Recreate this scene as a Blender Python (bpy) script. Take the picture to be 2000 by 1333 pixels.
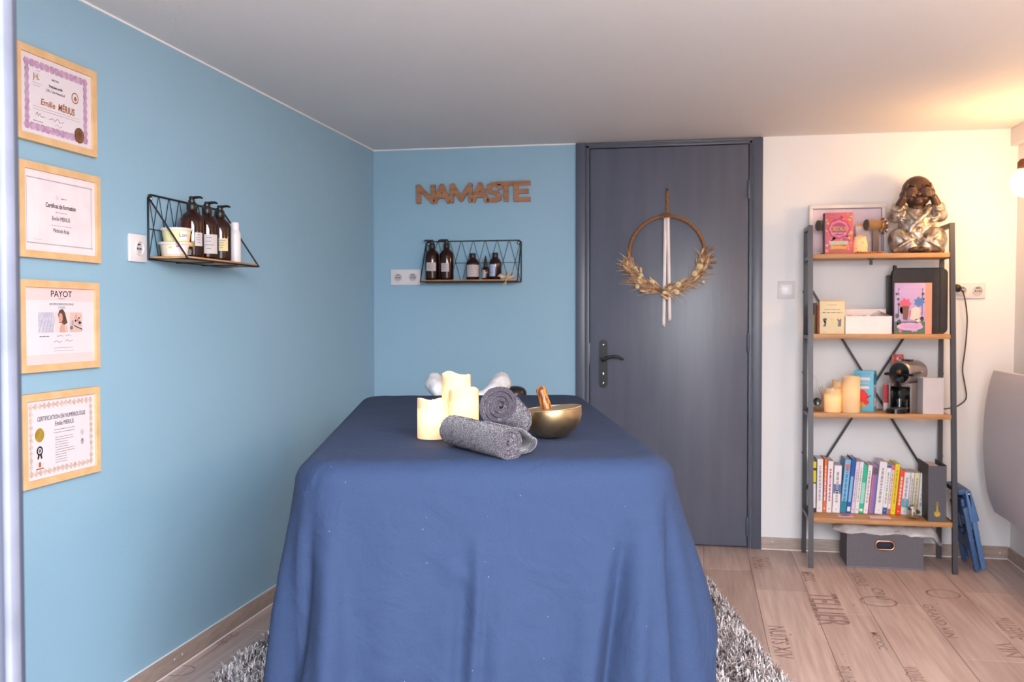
import bpy, bmesh, math, random
import numpy as np
from mathutils import Vector, Matrix, Euler, noise as mnoise
random.seed(7); rng = np.random.default_rng(7)
for o in list(bpy.data.objects): bpy.data.objects.remove(o)
SC = bpy.context.scene; COL = SC.collection
PI = math.pi

# ------------------------------------------------------------------ camera, sky, lights, exposure
CF, CYAW, CPITCH, CROLL, CH = 1904.254, .18603, .025475, -.0010936, 1.18097
D, XL, XR, H = 5.0689, -1.7157, 1.512, 2.0797          # back wall, side walls, ceiling (metres)
cf = Vector((-math.sin(CYAW)*math.cos(CPITCH), math.cos(CYAW)*math.cos(CPITCH), -math.sin(CPITCH)))
cr = Vector((math.cos(CYAW), math.sin(CYAW), 0)); cu = cr.cross(cf)
cr, cu = cr*math.cos(CROLL)+cu*math.sin(CROLL), -cr*math.sin(CROLL)+cu*math.cos(CROLL)
cam = bpy.data.cameras.new('camera'); co = bpy.data.objects.new('camera', cam); COL.objects.link(co)
M = Matrix((cr, cu, -cf)).transposed().to_4x4(); M.translation = (0, 0, CH); co.matrix_world = M
cam.sensor_width = 36; cam.lens = CF/2000*36; cam.clip_start = .02
cam.dof.use_dof = True; cam.dof.focus_distance = 2.45; cam.dof.aperture_fstop = 6.5
SC.camera = co
W = bpy.data.worlds.new('sky'); SC.world = W; W.use_nodes = True
bg = W.node_tree.nodes['Background']; bg.inputs[0].default_value = (.90, .95, 1.0, 1); bg.inputs[1].default_value = 5.8
def area(name, loc, target, sx, sy, power, col, spread=PI):
    l = bpy.data.lights.new(name, 'AREA'); l.shape = 'RECTANGLE'; l.size = sx; l.size_y = sy; l.energy = power; l.color = col; l.spread = spread
    o = bpy.data.objects.new(name, l); COL.objects.link(o); o.location = loc
    o.rotation_euler = (Vector(target)-Vector(loc)).to_track_quat('-Z', 'Y').to_euler(); return o
area('daylight', (1.7, -1.9, 2.6), (-1.0, 2.8, .6), 3.2, 2.0, 500, (.94, .97, 1.0))
LAMP_L, LAMP_COL = 92.0, (1.0, .58, .25)
CANDLE_W, CANDLE_COL = .095, (1.0, .74, .45)
SC.view_settings.view_transform = 'Standard'; SC.view_settings.look = 'None'
SC.view_settings.gamma = 1; SC.view_settings.use_curve_mapping = False; SC.view_settings.exposure = 0.24
SC.cycles.max_bounces = 8; SC.cycles.diffuse_bounces = 5; SC.cycles.transmission_bounces = 8; SC.cycles.transparent_max_bounces = 12
SC.cycles.caustics_reflective = False; SC.cycles.caustics_refractive = False; SC.cycles.sample_clamp_indirect = 6

def ray(x, y): return cf + cr*((x-1000)/CF) + cu*((666.5-y)/CF)
CAM = Vector((0, 0, CH))
def bw(x, y, Y=D): d = ray(x, y); return CAM + d*(Y/d.y)                 # point of a sight line at depth Y
def lw(x, y, X=XL): d = ray(x, y); return CAM + d*(X/d.x)
def fl(x, y, Z=0): d = ray(x, y); return CAM + d*((Z-CH)/d.z)

# ------------------------------------------------------------------ materials
def lin(c):
    f = lambda v: (v/12.92 if v <= .04045 else ((v+.055)/1.055)**2.4)
    return tuple(f(x/255) for x in c)+(1,)
MATS = {}
def mat(name, col, rough=.6, metal=0, var=None, bump=None, col2=None, stretch=None, emit=0, trans=0, spec=.5, coat=0, sheen=0, ior=1.45, rand=0, alpha=1, coords='Object', ramp=(.35, .65), detail=4, sss=0):
    """var=(scale, amount) mixes col with col2; bump=(scale, strength); stretch = scale of the coordinates"""
    if name in MATS: return MATS[name]
    m = bpy.data.materials.new(name); m.use_nodes = True; nt = m.node_tree; N = nt.nodes; L = nt.links
    b = N['Principled BSDF']; b.inputs['Base Color'].default_value = lin(col)
    b.inputs['Roughness'].default_value = rough; b.inputs['Metallic'].default_value = metal
    b.inputs['Specular IOR Level'].default_value = spec; b.inputs['IOR'].default_value = ior
    b.inputs['Transmission Weight'].default_value = trans; b.inputs['Coat Weight'].default_value = coat
    b.inputs['Sheen Weight'].default_value = sheen; b.inputs['Alpha'].default_value = alpha
    if sss: b.inputs['Subsurface Weight'].default_value = sss; b.inputs['Subsurface Radius'].default_value = (.02, .012, .006)
    if emit: b.inputs['Emission Color'].default_value = lin(col); b.inputs['Emission Strength'].default_value = emit
    tc = N.new('ShaderNodeTexCoord'); mp = N.new('ShaderNodeMapping'); L.new(tc.outputs[coords], mp.inputs[0])
    if stretch: mp.inputs['Scale'].default_value = stretch
    if var:
        n = N.new('ShaderNodeTexNoise'); n.inputs['Scale'].default_value = var[0]; n.inputs['Detail'].default_value = detail; L.new(mp.outputs[0], n.inputs[0])
        r = N.new('ShaderNodeMapRange'); r.inputs[1].default_value = ramp[0]; r.inputs[2].default_value = ramp[1]; r.inputs[4].default_value = var[1]; L.new(n.outputs[0], r.inputs[0])
        x = N.new('ShaderNodeMix'); x.data_type = 'RGBA'; L.new(r.outputs[0], x.inputs[0])
        c2 = col2 or tuple(v*.6 for v in col); x.inputs[6].default_value = lin(col); x.inputs[7].default_value = lin(c2)
        out = x.outputs[2]
        if rand:
            oi = N.new('ShaderNodeObjectInfo'); mr = N.new('ShaderNodeMapRange'); mr.inputs[3].default_value = 1-rand; mr.inputs[4].default_value = 1+rand*.6; L.new(oi.outputs['Random'], mr.inputs[0])
            h = N.new('ShaderNodeHueSaturation'); L.new(mr.outputs[0], h.inputs['Value']); L.new(out, h.inputs['Color']); out = h.outputs[0]
        L.new(out, b.inputs['Base Color'])
    if bump:
        n2 = N.new('ShaderNodeTexNoise'); n2.inputs['Scale'].default_value = bump[0]; n2.inputs['Detail'].default_value = 3; L.new(mp.outputs[0], n2.inputs[0])
        bp = N.new('ShaderNodeBump'); bp.inputs['Strength'].default_value = bump[1]; bp.inputs['Distance'].default_value = .004; L.new(n2.outputs[0], bp.inputs['Height']); L.new(bp.outputs[0], b.inputs['Normal'])
    MATS[name] = m; return m
def thin(name, col, amount=.8, rough=.05, kind='glass'):
    """see-through sheet: clear film or glass (transparent + gloss), or translucent wax (diffuse + translucent)"""
    if name in MATS: return MATS[name]
    m = bpy.data.materials.new(name); m.use_nodes = True; nt = m.node_tree; N = nt.nodes; L = nt.links; N.remove(N['Principled BSDF'])
    out = N['Material Output']; mx = N.new('ShaderNodeMixShader')
    if kind == 'wax':
        a = N.new('ShaderNodeBsdfDiffuse'); a.inputs[0].default_value = lin(col); b = N.new('ShaderNodeBsdfTranslucent'); b.inputs[0].default_value = lin(col); mx.inputs[0].default_value = amount
    elif kind == 'film':
        a = N.new('ShaderNodeBsdfPrincipled'); a.inputs['Base Color'].default_value = lin(col); a.inputs['Roughness'].default_value = rough
        b = N.new('ShaderNodeBsdfTransparent'); mx.inputs[0].default_value = amount
    else:
        a = N.new('ShaderNodeBsdfGlossy'); a.inputs['Roughness'].default_value = rough; b = N.new('ShaderNodeBsdfTransparent'); b.inputs[0].default_value = lin(col)
        mx.inputs[0].default_value = amount
    L.new(a.outputs[0], mx.inputs[1]); L.new(b.outputs[0], mx.inputs[2]); L.new(mx.outputs[0], out.inputs[0])
    MATS[name] = m; return m

# ------------------------------------------------------------------ mesh builder
class MB:
    def __init__(s): s.v = []; s.f = []
    def add(s, vs, fs, M=None):
        k = len(s.v)
        s.v += [tuple(M @ Vector(p)) for p in vs] if M is not None else [tuple(p) for p in vs]
        s.f += [tuple(i+k for i in f) for f in fs]; return s
    def box(s, x0, x1, y0, y1, z0, z1, M=None):
        return s.add([(x0,y0,z0),(x1,y0,z0),(x1,y1,z0),(x0,y1,z0),(x0,y0,z1),(x1,y0,z1),(x1,y1,z1),(x0,y1,z1)],
                     [(3,2,1,0),(4,5,6,7),(0,1,5,4),(1,2,6,5),(2,3,7,6),(3,0,4,7)], M)
    def rbox(s, x0, x1, y0, y1, z0, z1, r=.003, seg=2, M=None):
        bm = bmesh.new(); bmesh.ops.create_cube(bm, size=1)
        for v in bm.verts: v.co = Vector(((x0+x1)/2+v.co.x*(x1-x0), (y0+y1)/2+v.co.y*(y1-y0), (z0+z1)/2+v.co.z*(z1-z0)))
        r = min(r, .49*min(x1-x0, y1-y0, z1-z0))
        bmesh.ops.bevel(bm, geom=bm.edges[:], offset=r, segments=seg, profile=.5, affect='EDGES')
        bm.verts.index_update(); s.add([v.co for v in bm.verts], [[v.index for v in f.verts] for f in bm.faces], M); bm.free(); return s
    def lathe(s, prof, n=24, M=None, wob=None):
        vs = []; fs = []
        for r, z in prof:
            for i in range(n):
                a = 2*PI*i/n; vs.append((r*math.cos(a), r*math.sin(a), z+(wob(a, z) if wob else 0)))
        for k in range(len(prof)-1):
            for i in range(n):
                j = (i+1) % n; fs.append((k*n+i, k*n+j, (k+1)*n+j, (k+1)*n+i))
        if prof[0][0] > 1e-6: fs.append(tuple(range(n))[::-1])
        if prof[-1][0] > 1e-6: fs.append(tuple((len(prof)-1)*n+i for i in range(n)))
        return s.add(vs, fs, M)
    def tube(s, pts, r, n=8, closed=False, M=None):
        P = [Vector(p) for p in pts]; K = len(P); R = r if hasattr(r, '__len__') else [r]*K
        T = []
        for i in range(K):
            a = P[(i-1) % K] if (closed or i > 0) else P[0]; b = P[(i+1) % K] if (closed or i < K-1) else P[-1]
            t = (b-a); T.append(t.normalized() if t.length > 1e-9 else Vector((0,0,1)))
        up = Vector((0,0,1)) if abs(T[0].z) < .9 else Vector((1,0,0))
        x = T[0].cross(up).normalized(); vs = []; fs = []
        for i in range(K):
            x = (x - T[i]*x.dot(T[i])).normalized(); y = T[i].cross(x)
            for j in range(n):
                a = 2*PI*j/n; vs.append(P[i]+(x*math.cos(a)+y*math.sin(a))*R[i])
        for i in range(K if closed else K-1):
            k = (i+1) % K
            for j in range(n): l = (j+1) % n; fs.append((i*n+j, i*n+l, k*n+l, k*n+j))
        if not closed: fs.append(tuple(range(n))[::-1]); fs.append(tuple((K-1)*n+j for j in range(n)))
        return s.add(vs, fs, M)
    def bar(s, a, b, w, h=None, M=None):
        """square bar from a to b"""
        a = Vector(a); b = Vector(b); h = h or w; z = (b-a).normalized(); up = Vector((0,0,1)) if abs(z.z) < .8 else Vector((0,1,0))
        x = up.cross(z).normalized(); y = z.cross(x); R = Matrix((x, y, z)).transposed().to_4x4(); R.translation = a
        return s.box(-w/2, w/2, -h/2, h/2, 0, (b-a).length, (M @ R) if M is not None else R)
    def prism(s, poly, h0, h1, M=None):
        n = len(poly); vs = [(x, y, h0) for x, y in poly]+[(x, y, h1) for x, y in poly]
        fs = [tuple(range(n))[::-1], tuple(range(n, 2*n))]+[(i, (i+1) % n, n+(i+1) % n, n+i) for i in range(n)]
        return s.add(vs, fs, M)
    def ell(s, c, r, n=16, m=10, M=None, R=None):
        vs = [(0,0,-1)]; fs = []
        for k in range(1, m):
            t = -PI/2+PI*k/m
            for i in range(n): a = 2*PI*i/n; vs.append((math.cos(t)*math.cos(a), math.cos(t)*math.sin(a), math.sin(t)))
        vs.append((0,0,1)); top = len(vs)-1
        for i in range(n): fs.append((0, 1+(i+1) % n, 1+i)); fs.append((top, top-n+i, top-n+(i+1) % n))
        for k in range(m-2):
            for i in range(n): j = (i+1) % n; fs.append((1+k*n+i, 1+k*n+j, 1+(k+1)*n+j, 1+(k+1)*n+i))
        rr = r if hasattr(r, '__len__') else (r, r, r); T = Matrix.Translation(c) @ (R.to_4x4() if R is not None else Matrix.Identity(4)) @ Matrix.Diagonal((*rr, 1))
        return s.add(vs, fs, (M @ T) if M is not None else T)
    def cap(s, a, ra, b, rb, n=12):
        """tapered capsule"""
        a = Vector(a); b = Vector(b); d = (b-a).normalized(); pts = []; rs = []
        for k in range(5): t = PI/2*k/4; pts.append(a-d*ra*math.cos(t)); rs.append(max(ra*math.sin(t), 1e-4))
        for k in range(5): t = PI/2*k/4; pts.append(b+d*rb*math.sin(t)); rs.append(max(rb*math.cos(t), 1e-4))
        return s.tube(pts, rs, n)
    def grid(s, P, cyc=False):
        """P[row][col] of points"""
        k = len(P[0]); vs = [p for row in P for p in row]; fs = []
        for i in range(len(P)-1):
            for j in range(k if cyc else k-1): l = (j+1) % k; fs.append((i*k+j, i*k+l, (i+1)*k+l, (i+1)*k+j))
        return s.add(vs, fs)
    def mesh(s, name):
        me = bpy.data.meshes.new(name); me.from_pydata([tuple(p) for p in s.v], [], s.f); me.update(); return me
    def build(s, name, m, parent=None, smooth=40, **kw):
        return obj(name, s.mesh(name), m, parent, smooth, **kw)
def obj(name, me, m, parent=None, smooth=40, label=None, kind=None, fix=True):
    if fix:
        bm = bmesh.new(); bm.from_mesh(me); bmesh.ops.recalc_face_normals(bm, faces=bm.faces[:]); bm.to_mesh(me); bm.free()
    for x in (m if isinstance(m, (list, tuple)) else [m]): me.materials.append(x)
    if smooth and len(me.polygons): me.shade_smooth(); me.set_sharp_from_angle(angle=math.radians(smooth))
    o = bpy.data.objects.new(name, me); COL.objects.link(o)
    if parent is not None: o.parent = parent
    if label: o['label'] = label
    if kind: o['kind'] = kind
    return o
def tag(o, label, cat, group=None, kind=None):
    o['label'] = label; o['category'] = cat
    if group: o['group'] = group
    if kind: o['kind'] = kind
    return o
def thing(name, label, cat, loc=(0,0,0), rz=0, group=None, kind=None):
    o = bpy.data.objects.new(name, None); COL.objects.link(o); o.location = loc; o.rotation_euler = (0, 0, rz); o.empty_display_size = .05
    return tag(o, label, cat, group, kind)
def place(o, loc, rz=0): o.location = loc; o.rotation_euler = (0, 0, rz); return o
def dup(root, loc, rz, label):
    r = root.copy(); COL.objects.link(r); r.location = loc; r.rotation_euler = (0, 0, rz); r['label'] = label
    for ch in list(root.children):
        c = ch.copy(); COL.objects.link(c); c.parent = r
        for g in list(ch.children): d = g.copy(); COL.objects.link(d); d.parent = c
    return r
def blob(mb, voxel=.005, it=4, fac=.5):
    """one closed skin around overlapping shapes"""
    me = mb.mesh('tmp'); o = bpy.data.objects.new('tmp', me); COL.objects.link(o)
    r = o.modifiers.new('r', 'REMESH'); r.mode = 'VOXEL'; r.voxel_size = voxel
    if it: sm = o.modifiers.new('s', 'SMOOTH'); sm.iterations = it; sm.factor = fac
    bpy.context.view_layer.update()
    out = bpy.data.meshes.new_from_object(o.evaluated_get(bpy.context.evaluated_depsgraph_get()))
    bpy.data.objects.remove(o); bpy.data.meshes.remove(me); return out
def text2d(body, size=1.0, bold=0.0, depth=0, space=1.0):
    c = bpy.data.curves.new('t', 'FONT'); c.body = body; c.size = size; c.align_x = 'CENTER'; c.align_y = 'CENTER'; c.offset = bold; c.extrude = depth; c.resolution_u = 3; c.space_character = space
    o = bpy.data.objects.new('t', c); me = bpy.data.meshes.new_from_object(o)
    v = [tuple(x.co) for x in me.vertices]; f = [tuple(p.vertices) for p in me.polygons]
    bpy.data.objects.remove(o); bpy.data.curves.remove(c); bpy.data.meshes.remove(me); return v, f
class Sheet:
    """flat print lying on a real surface: origin, two directions, millimetre-thin layers"""
    def __init__(s, org, u, v, parent, step=.00035, off=.0004):
        s.o = Vector(org); s.u = Vector(u).normalized(); s.v = Vector(v).normalized(); s.n = s.u.cross(s.v); s.p = parent; s.st = step; s.off = off; s.b = {}
    def at(s, x, y, l): return s.o+s.u*x+s.v*y+s.n*(s.off+s.st*l)
    def add(s, name, m, vs, fs, l): s.b.setdefault((name, m), MB()).add([s.at(x, y, l) for x, y in vs], fs); return s
    def rect(s, x0, y0, x1, y1, m, l=0, name='print'): return s.add(name, m, [(x0,y0),(x1,y0),(x1,y1),(x0,y1)], [(0,1,2,3)], l)
    def poly(s, pts, m, l=0, name='print'): return s.add(name, m, pts, [tuple(range(len(pts)))], l)
    def disc(s, x, y, rx, m, l=0, name='print', ry=None, n=20, lobes=0, amp=0):
        ry = ry or rx; return s.poly([(x+rx*(1+amp*math.cos(lobes*a))*math.cos(a), y+ry*(1+amp*math.cos(lobes*a))*math.sin(a)) for a in [2*PI*i/n for i in range(n)]], m, l, name)
    def ring(s, x, y, r0, r1, m, l=0, name='print', n=24):
        vs = [(x+r*math.cos(2*PI*i/n), y+r*math.sin(2*PI*i/n)) for r in (r0, r1) for i in range(n)]
        return s.add(name, m, vs, [(i, n+i, n+(i+1) % n, (i+1) % n) for i in range(n)], l)
    def line(s, pts, w, m, l=0, name='print'):
        for (x0, y0), (x1, y1) in zip(pts, pts[1:]):
            d = Vector((x1-x0, y1-y0)); k = d.length or 1e-6; a, b = -d.y/k*w/2, d.x/k*w/2; ex, ey = d.x/k*w*.3, d.y/k*w*.3
            s.add(name, m, [(x0+a-ex,y0+b-ey),(x0-a-ex,y0-b-ey),(x1-a+ex,y1-b+ey),(x1+a+ex,y1+b+ey)], [(0,1,2,3)], l)
        return s
    def text(s, body, x, y, h, m, l=2, name='lettering', w=None, bold=0, rot=0, shear=0):
        v, f = text2d(body, h*1.38, bold*h)
        xs = [p[0] for p in v]; ys = [p[1] for p in v]; cx = (min(xs)+max(xs))/2; cy = (min(ys)+max(ys))/2
        k = w/(max(xs)-min(xs)) if w else 1; c, q = math.cos(rot), math.sin(rot)
        pts = [((a-cx)*k+shear*(b-cy), b-cy) for a, b, _ in v]
        return s.add(name, m, [(x+a*c-b*q, y+a*q+b*c) for a, b in pts], f, l)
    def scrawl(s, x0, x1, y, h, m, l=2, name='fine_print', seed=0):
        """a row of unreadable words: short strokes"""
        r = random.Random(seed*7+int(y*1e5)+int(x0*1e5)); x = x0
        while x < x1:
            w = min(r.uniform(1.2, 4)*h, x1-x)
            if w > .3*h: s.rect(x, y-h*.3, x+w, y+h*.3*r.uniform(.6, 1), m, l, name)
            x += w+h*.55
        return s
    def done(s):
        for (name, m), b in s.b.items(): b.build(name, m, s.p, smooth=0, fix=False, kind='stuff')
def curve3(pts, n=12):
    """smooth path through points"""
    P = [Vector(p) for p in pts]; P = [P[0]*2-P[1]]+P+[P[-1]*2-P[-2]]; out = []
    for i in range(1, len(P)-2):
        for k in range(n):
            t = k/n; a, b, c, d = P[i-1:i+3]
            out.append(.5*((2*b)+(c-a)*t+(2*a-5*b+4*c-d)*t*t+(3*b-a-3*c+d)*t**3))
    return out+[P[-2]]
def smooth01(x): x = max(0, min(1, x)); return x*x*(3-2*x)

# ------------------------------------------------------------------ common materials
BLUE = mat('blue_paint', (143,177,199), .55, var=(3, .35), col2=(138,172,195), bump=(160, .12))
WHITE = mat('white_paint', (232,230,232), .6, var=(3, .3), col2=(226,224,227), bump=(160, .1))
CEIL = mat('ceiling_paint', (226,222,222), .7, var=(2, .3), col2=(220,216,216), bump=(120, .12))
BEAD = mat('white_bead', (238,236,238), .5, var=(6, .2), col2=(228,226,228))
DOORP = mat('anthracite_door_paint', (94,97,113), .33, var=(2.2, .8), col2=(84,87,102), bump=(7, .14), stretch=(6, 1, .7), detail=6)
CASP = mat('anthracite_trim_paint', (82,86,102), .36, var=(4, .5), col2=(74,78,93))
BLACKM = mat('black_steel', (24,23,26), .42, var=(8, .4), col2=(32,31,34))
STEEL = mat('dark_grey_steel', (66,64,72), .38, var=(6, .4), col2=(56,54,62))
WHITEP = mat('white_plastic', (222,213,215), .3, var=(5,.2), col2=(215,206,208))
GREYHOLE = mat('dark_hole', (30,28,30), .7, var=(20, .2), col2=(20,18,20))
CHROME = mat('chrome', (205,205,208), .16, 1, var=(9, .2), col2=(190,190,194))
BASEW = mat('greyed_oak_baseboard', (172,152,142), .5, var=(9, .8), col2=(152,131,122), stretch=(1.4, 1.4, 9))
OAK = mat('oak_board', (196,146,98), .5, var=(7, .8), col2=(170,120,76), stretch=(1.2, 8, 8))
PINE = mat('pale_pine', (226,190,148), .45, var=(8, .7), col2=(208,166,120), stretch=(5, 2, 2))
PAPER = mat('paper_white', (226,214,219), .75, var=(4, .2), col2=(220,208,214))
def flat(name, col, rough=.6, **k): return mat(name, col, rough, var=(14, .5), col2=tuple(v*.93 for v in col), **k)

# ------------------------------------------------------------------ the room
def struct(name, mb, m, label, cat, smooth=0):
    o = mb.build(name, m, None, smooth); return tag(o, label, cat, kind='structure')
Y0 = .98                                                         # inner face of the front wall; the camera looks in through its wide doorway
struct('wall_left', MB().box(XL-.15, XL, Y0-.2, D+.2, -.1, H), BLUE, 'matte blue side wall hung with framed certificates', 'wall')
wb = MB().box(XL, -.556, D, D+.15, 0, H); nb = len(wb.f); wb.box(.270, XR+.1, D, D+.15, 0, H); wb.box(-.556, .270, D, D+.15, 2.062, H)
o = wb.mesh('wall_back'); o = obj('wall_back', o, [BLUE, WHITE], None, 0, fix=False)
for i, p in enumerate(o.data.polygons): p.material_index = 0 if i < nb else 1
tag(o, 'end wall, blue left of the dark door and white right of it', 'wall', kind='structure')
rw = MB(); rw.add([(XR-.010,Y0-.2,-.1),(XR+.15,Y0-.2,-.1),(XR+.15,D,-.1),(XR-.010,D,-.1),(XR+.008,Y0-.2,H),(XR+.15,Y0-.2,H),(XR+.15,D,H),(XR+.008,D,H)], [(3,2,1,0),(4,5,6,7),(0,1,5,4),(1,2,6,5),(2,3,7,6),(3,0,4,7)])
struct('wall_right', rw, WHITE, 'white side wall carrying the lamp and the curved heater', 'wall')
fw = MB().box(XL, -.84, Y0-.2, Y0, 0, H).box(1.05, XR-.012, Y0-.2, Y0, 0, H).box(-.84, 1.05, Y0-.2, Y0, 2.02, H)
struct('wall_front', fw, WHITE, 'white wall around the wide garden doorway', 'wall')
struct('ceiling', MB().box(XL-.15, XR+.15, Y0-.2, D+.2, H, H+.12), CEIL, 'low matte white ceiling', 'ceiling')
struct('ground_outside', MB().box(-6, 6, -8, Y0-.2, -.16, -.06), mat('pale_paving', (222,218,212), .8, var=(6, .6), bump=(40, .3)), 'pale paving outside the garden doorway', 'ground')
struct('trim_1', MB().box(XL, XL+.006, Y0, D, H-.006, H), BEAD, 'thin white bead between blue side wall and ceiling', 'trim')
struct('trim_2', MB().box(XL+.006, -.615, D-.006, D, H-.006, H), BEAD, 'thin white bead between blue end wall and ceiling', 'trim')
struct('trim_3', MB().rbox(XR-.028, XR+.004, Y0, D-.002, H-.085, H-.001, .004), WHITE, 'boxed white strip under the ceiling along the lamp wall', 'trim', 40)
jb = MB().rbox(-.90, -.785, Y0, Y0+.055, .0, 2.05, .012, 3)
j = struct('trim_4', jb, mat('door_frame_plastic', (62,66,80), .4, var=(4, .3), col2=(57,61,75)), 'pale frame edge of the garden doorway, close to the viewer', 'trim', 40)
MB().rbox(-.787, -.776, Y0+.012, Y0+.030, .0, 2.05, .003).build('seal', mat('grey_rubber_seal', (104,106,122), .6, var=(9, .4)), j, label='grey rubber seal')

# floor: printed laminate planks, each its own board
fo = struct('floor', MB().box(XL, XR, Y0-.2, D+.1, -.09, -.0085), mat('underlay', (80,62,54), .9, var=(9, .4)), 'brown oak-look laminate floor printed with wine-crate lettering', 'floor')
PLK = mat('laminate_plank', (204,180,170), .42, var=(5, .85), col2=(166,138,129), stretch=(9, .45, 1), bump=(60, .04), rand=.17, detail=7, ramp=(.34, .74))
W0, PW, PL = .0435, .2155, 1.29
ends = {2: 4.01, 0: 4.62, 1: 4.30, 3: 4.18, 4: 3.55, 5: 4.42, 6: 3.86, -8: 3.4, -7: 4.1}
k = -9
while W0+k*PW < XR:
    x0 = max(W0+k*PW, XL)+.0006; x1 = min(W0+(k+1)*PW, XR)-.0006
    if x1-x0 > .02:
        e = ends.get(k, 3.6+((k*.53) % 1.29)); y = e-PL*math.ceil((e-.8)/PL)
        while y < D+.05:
            a, b = max(y, .8)+.0006, min(y+PL, D+.05)-.0006
            if b-a > .03: MB().rbox(x0, x1, a, b, -.0085, 0, .0012, 1).build('plank', PLK, fo, 30, fix=False)
            y += PL
    k += 1
INK = mat('faded_brown_ink', (130,104,98), .5, var=(30, 1), col2=(182,152,142), ramp=(.35, .75))
fs = Sheet((0, 0, 0), (0, -1, 0), (1, 0, 0), fo, off=.0003)
def stamp(body, px0, px1, hgt, bold=.02):
    a, b = fl(*px0), fl(*px1); fs.text(body, -(a.y+b.y)/2, (a.x+b.x)/2, hgt, INK, 0, w=abs(a.y-b.y), bold=bold)
stamp('CHATEAU', (1484,1089), (1492,1112), .085); stamp('MEDOC', (1577,1118), (1582,1137), .055); stamp('BORDEAUX', (1672,1120), (1686,1146), .055)
stamp('CRU', (1714,1150), (1722,1172), .05); stamp('TELLIER', (1608,1160), (1626,1223), .125); stamp('NUITS XIV', (1518,1224), (1530,1287), .062)
stamp('BEAUNE', (1646,1302), (1657,1334), .05); stamp('VOUVRAY', (1780,1303), (1793,1336), .047); stamp('GRAND VIN', (1817,1182), (1853,1246), .04)
stamp('VIN', (1955,1256), (1984,1285), .06); stamp('MILLESIME', (1958,1208), (1990,1250), .075, 0); stamp('MEDOC', (1708,1236), (1725,1270), .03)
stamp('CELLIER', (462,1236), (425,1262), .035); stamp('J', (322,1318), (300,1345), .09)
for (x, y, r) in ((1716,1176,.075), (1842,1161,.07), (352,1311,.05)):
    p = fl(x, y); fs.ring(-p.y, p.x, r*.86, r, INK, 0, 'stamped_ring')
for i in range(16):                                               # knots and scuffs printed on the boards
    p = fl(random.uniform(1400, 1990), random.uniform(1120, 1330)); fs.disc(-p.y, p.x, random.uniform(.004, .012), INK, 1, 'knot', ry=random.uniform(.002, .004), n=10)
fs.done()

# baseboards
def baseboard(name, a, b, nrm, label):
    a = Vector(a); b = Vector(b); n = Vector(nrm); pr = [(0,0),(.012,0),(.012,.050),(.009,.060),(0,.060)]; u = (b-a).normalized()
    R = Matrix((n, Vector((0,0,1)), u)).transposed().to_4x4(); R.translation = a
    o = struct(name, MB().prism(pr, 0, (b-a).length, R), BASEW, label, 'baseboard', 30)
    R2 = R.copy(); MB().prism([(0,.0605),(.004,.0605),(.004,.064),(0,.064)], 0, (b-a).length, R2).build('paint_edge', BEAD, o, 0)
    MB().prism([(.0125,0),(.015,0),(.015,.003),(.0125,.004)], 0, (b-a).length, R2).build('floor_bead', BEAD, o, 0)
    return o
b1 = baseboard('baseboard_left', (XL, Y0, 0), (XL, D-.013, 0), (1,0,0), 'greyed oak baseboard below the blue side wall')
b2 = baseboard('baseboard_back', (.332, D, 0), (XR-.022, D, 0), (0,-1,0), 'greyed oak baseboard below the white end wall')
b3 = baseboard('baseboard_right', (XR-.010, Y0, 0), (XR-.010, D-.013, 0), (-1,0,0), 'greyed oak baseboard below the curved heater')
for (b, p, ax) in ((b1, lw(341,1289,XL+.0125), 'x'), (b1, lw(356,1279,XL+.0125), 'x'), (b2, bw(1509,1059,D-.0125), 'y'), (b2, bw(1953,1081,D-.0125), 'y')):
    R = Matrix.Translation(p) @ (Matrix.Rotation(PI/2, 4, 'Y') if ax == 'x' else Matrix.Rotation(PI/2, 4, 'X'))
    MB().lathe([(.0, -.001), (.0035, -.001), (.0035, .001), (.0, .0014)], 10, R).build('screw', WHITEP, b, label='white screw cap')

# door
dr = thing('door_1', 'flush dark grey door with black lever handle', 'door', (-.143, D, 0), kind='structure')
def dx(x): return x+.143
cz = MB().rbox(dx(-.614), dx(-.565), -.016, .02, 0, 2.077, .003).rbox(dx(.281), dx(.330), -.016, .02, 0, 2.077, .003).rbox(dx(-.565), dx(.281), -.016, .02, 2.066, 2.077, .003)
cz.build('casing', CASP, dr)
jm = MB().rbox(dx(-.563), dx(-.5435), -.008, .05, 0, 2.064, .002).rbox(dx(.2635), dx(.279), -.008, .05, 0, 2.064, .002).rbox(dx(-.563), dx(.279), -.008, .05, 2.050, 2.064, .002)
jm.box(dx(-.56), dx(.276), .045, .06, 0, 2.06)
jm.build('jamb', CASP, dr)
leaf = MB().rbox(dx(-.540), dx(.260), -.004, .038, .008, 2.046, .003).build('leaf', DOORP, dr)
for z in (1.82, 1.045, .11):
    p = Matrix.Translation((dx(.262), -.010, z))
    MB().lathe([(0,-.05),(.0045,-.049),(.007,-.042),(.007,.042),(.0045,.049),(0,.05)], 12, p).build('hinge', CASP, dr)
MB().box(dx(-.5432), dx(-.5405), -.006, .02, .93, 1.04).build('strike_plate', CHROME, dr)
hp = MB(); pl = [( .0215*math.cos(a), .104+.0215*math.sin(a)) for a in [PI*i/10 for i in range(11)]]+[(.0215*math.cos(a), -.104+.0215*math.sin(a)) for a in [PI+PI*i/10 for i in range(11)]]
RX = Matrix.Rotation(PI/2, 4, 'X')
hd = hp.prism(pl, 0, .008, Matrix.Translation((dx(-.470), -.004, .934)) @ RX).build('handle_plate', BLACKM, dr, 30)
lv = MB().lathe([(.0,0),(.011,0),(.010,.02),(.009,.045),(0,.047)], 14, Matrix.Translation((dx(-.470), -.012, .962)) @ RX)
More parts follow.
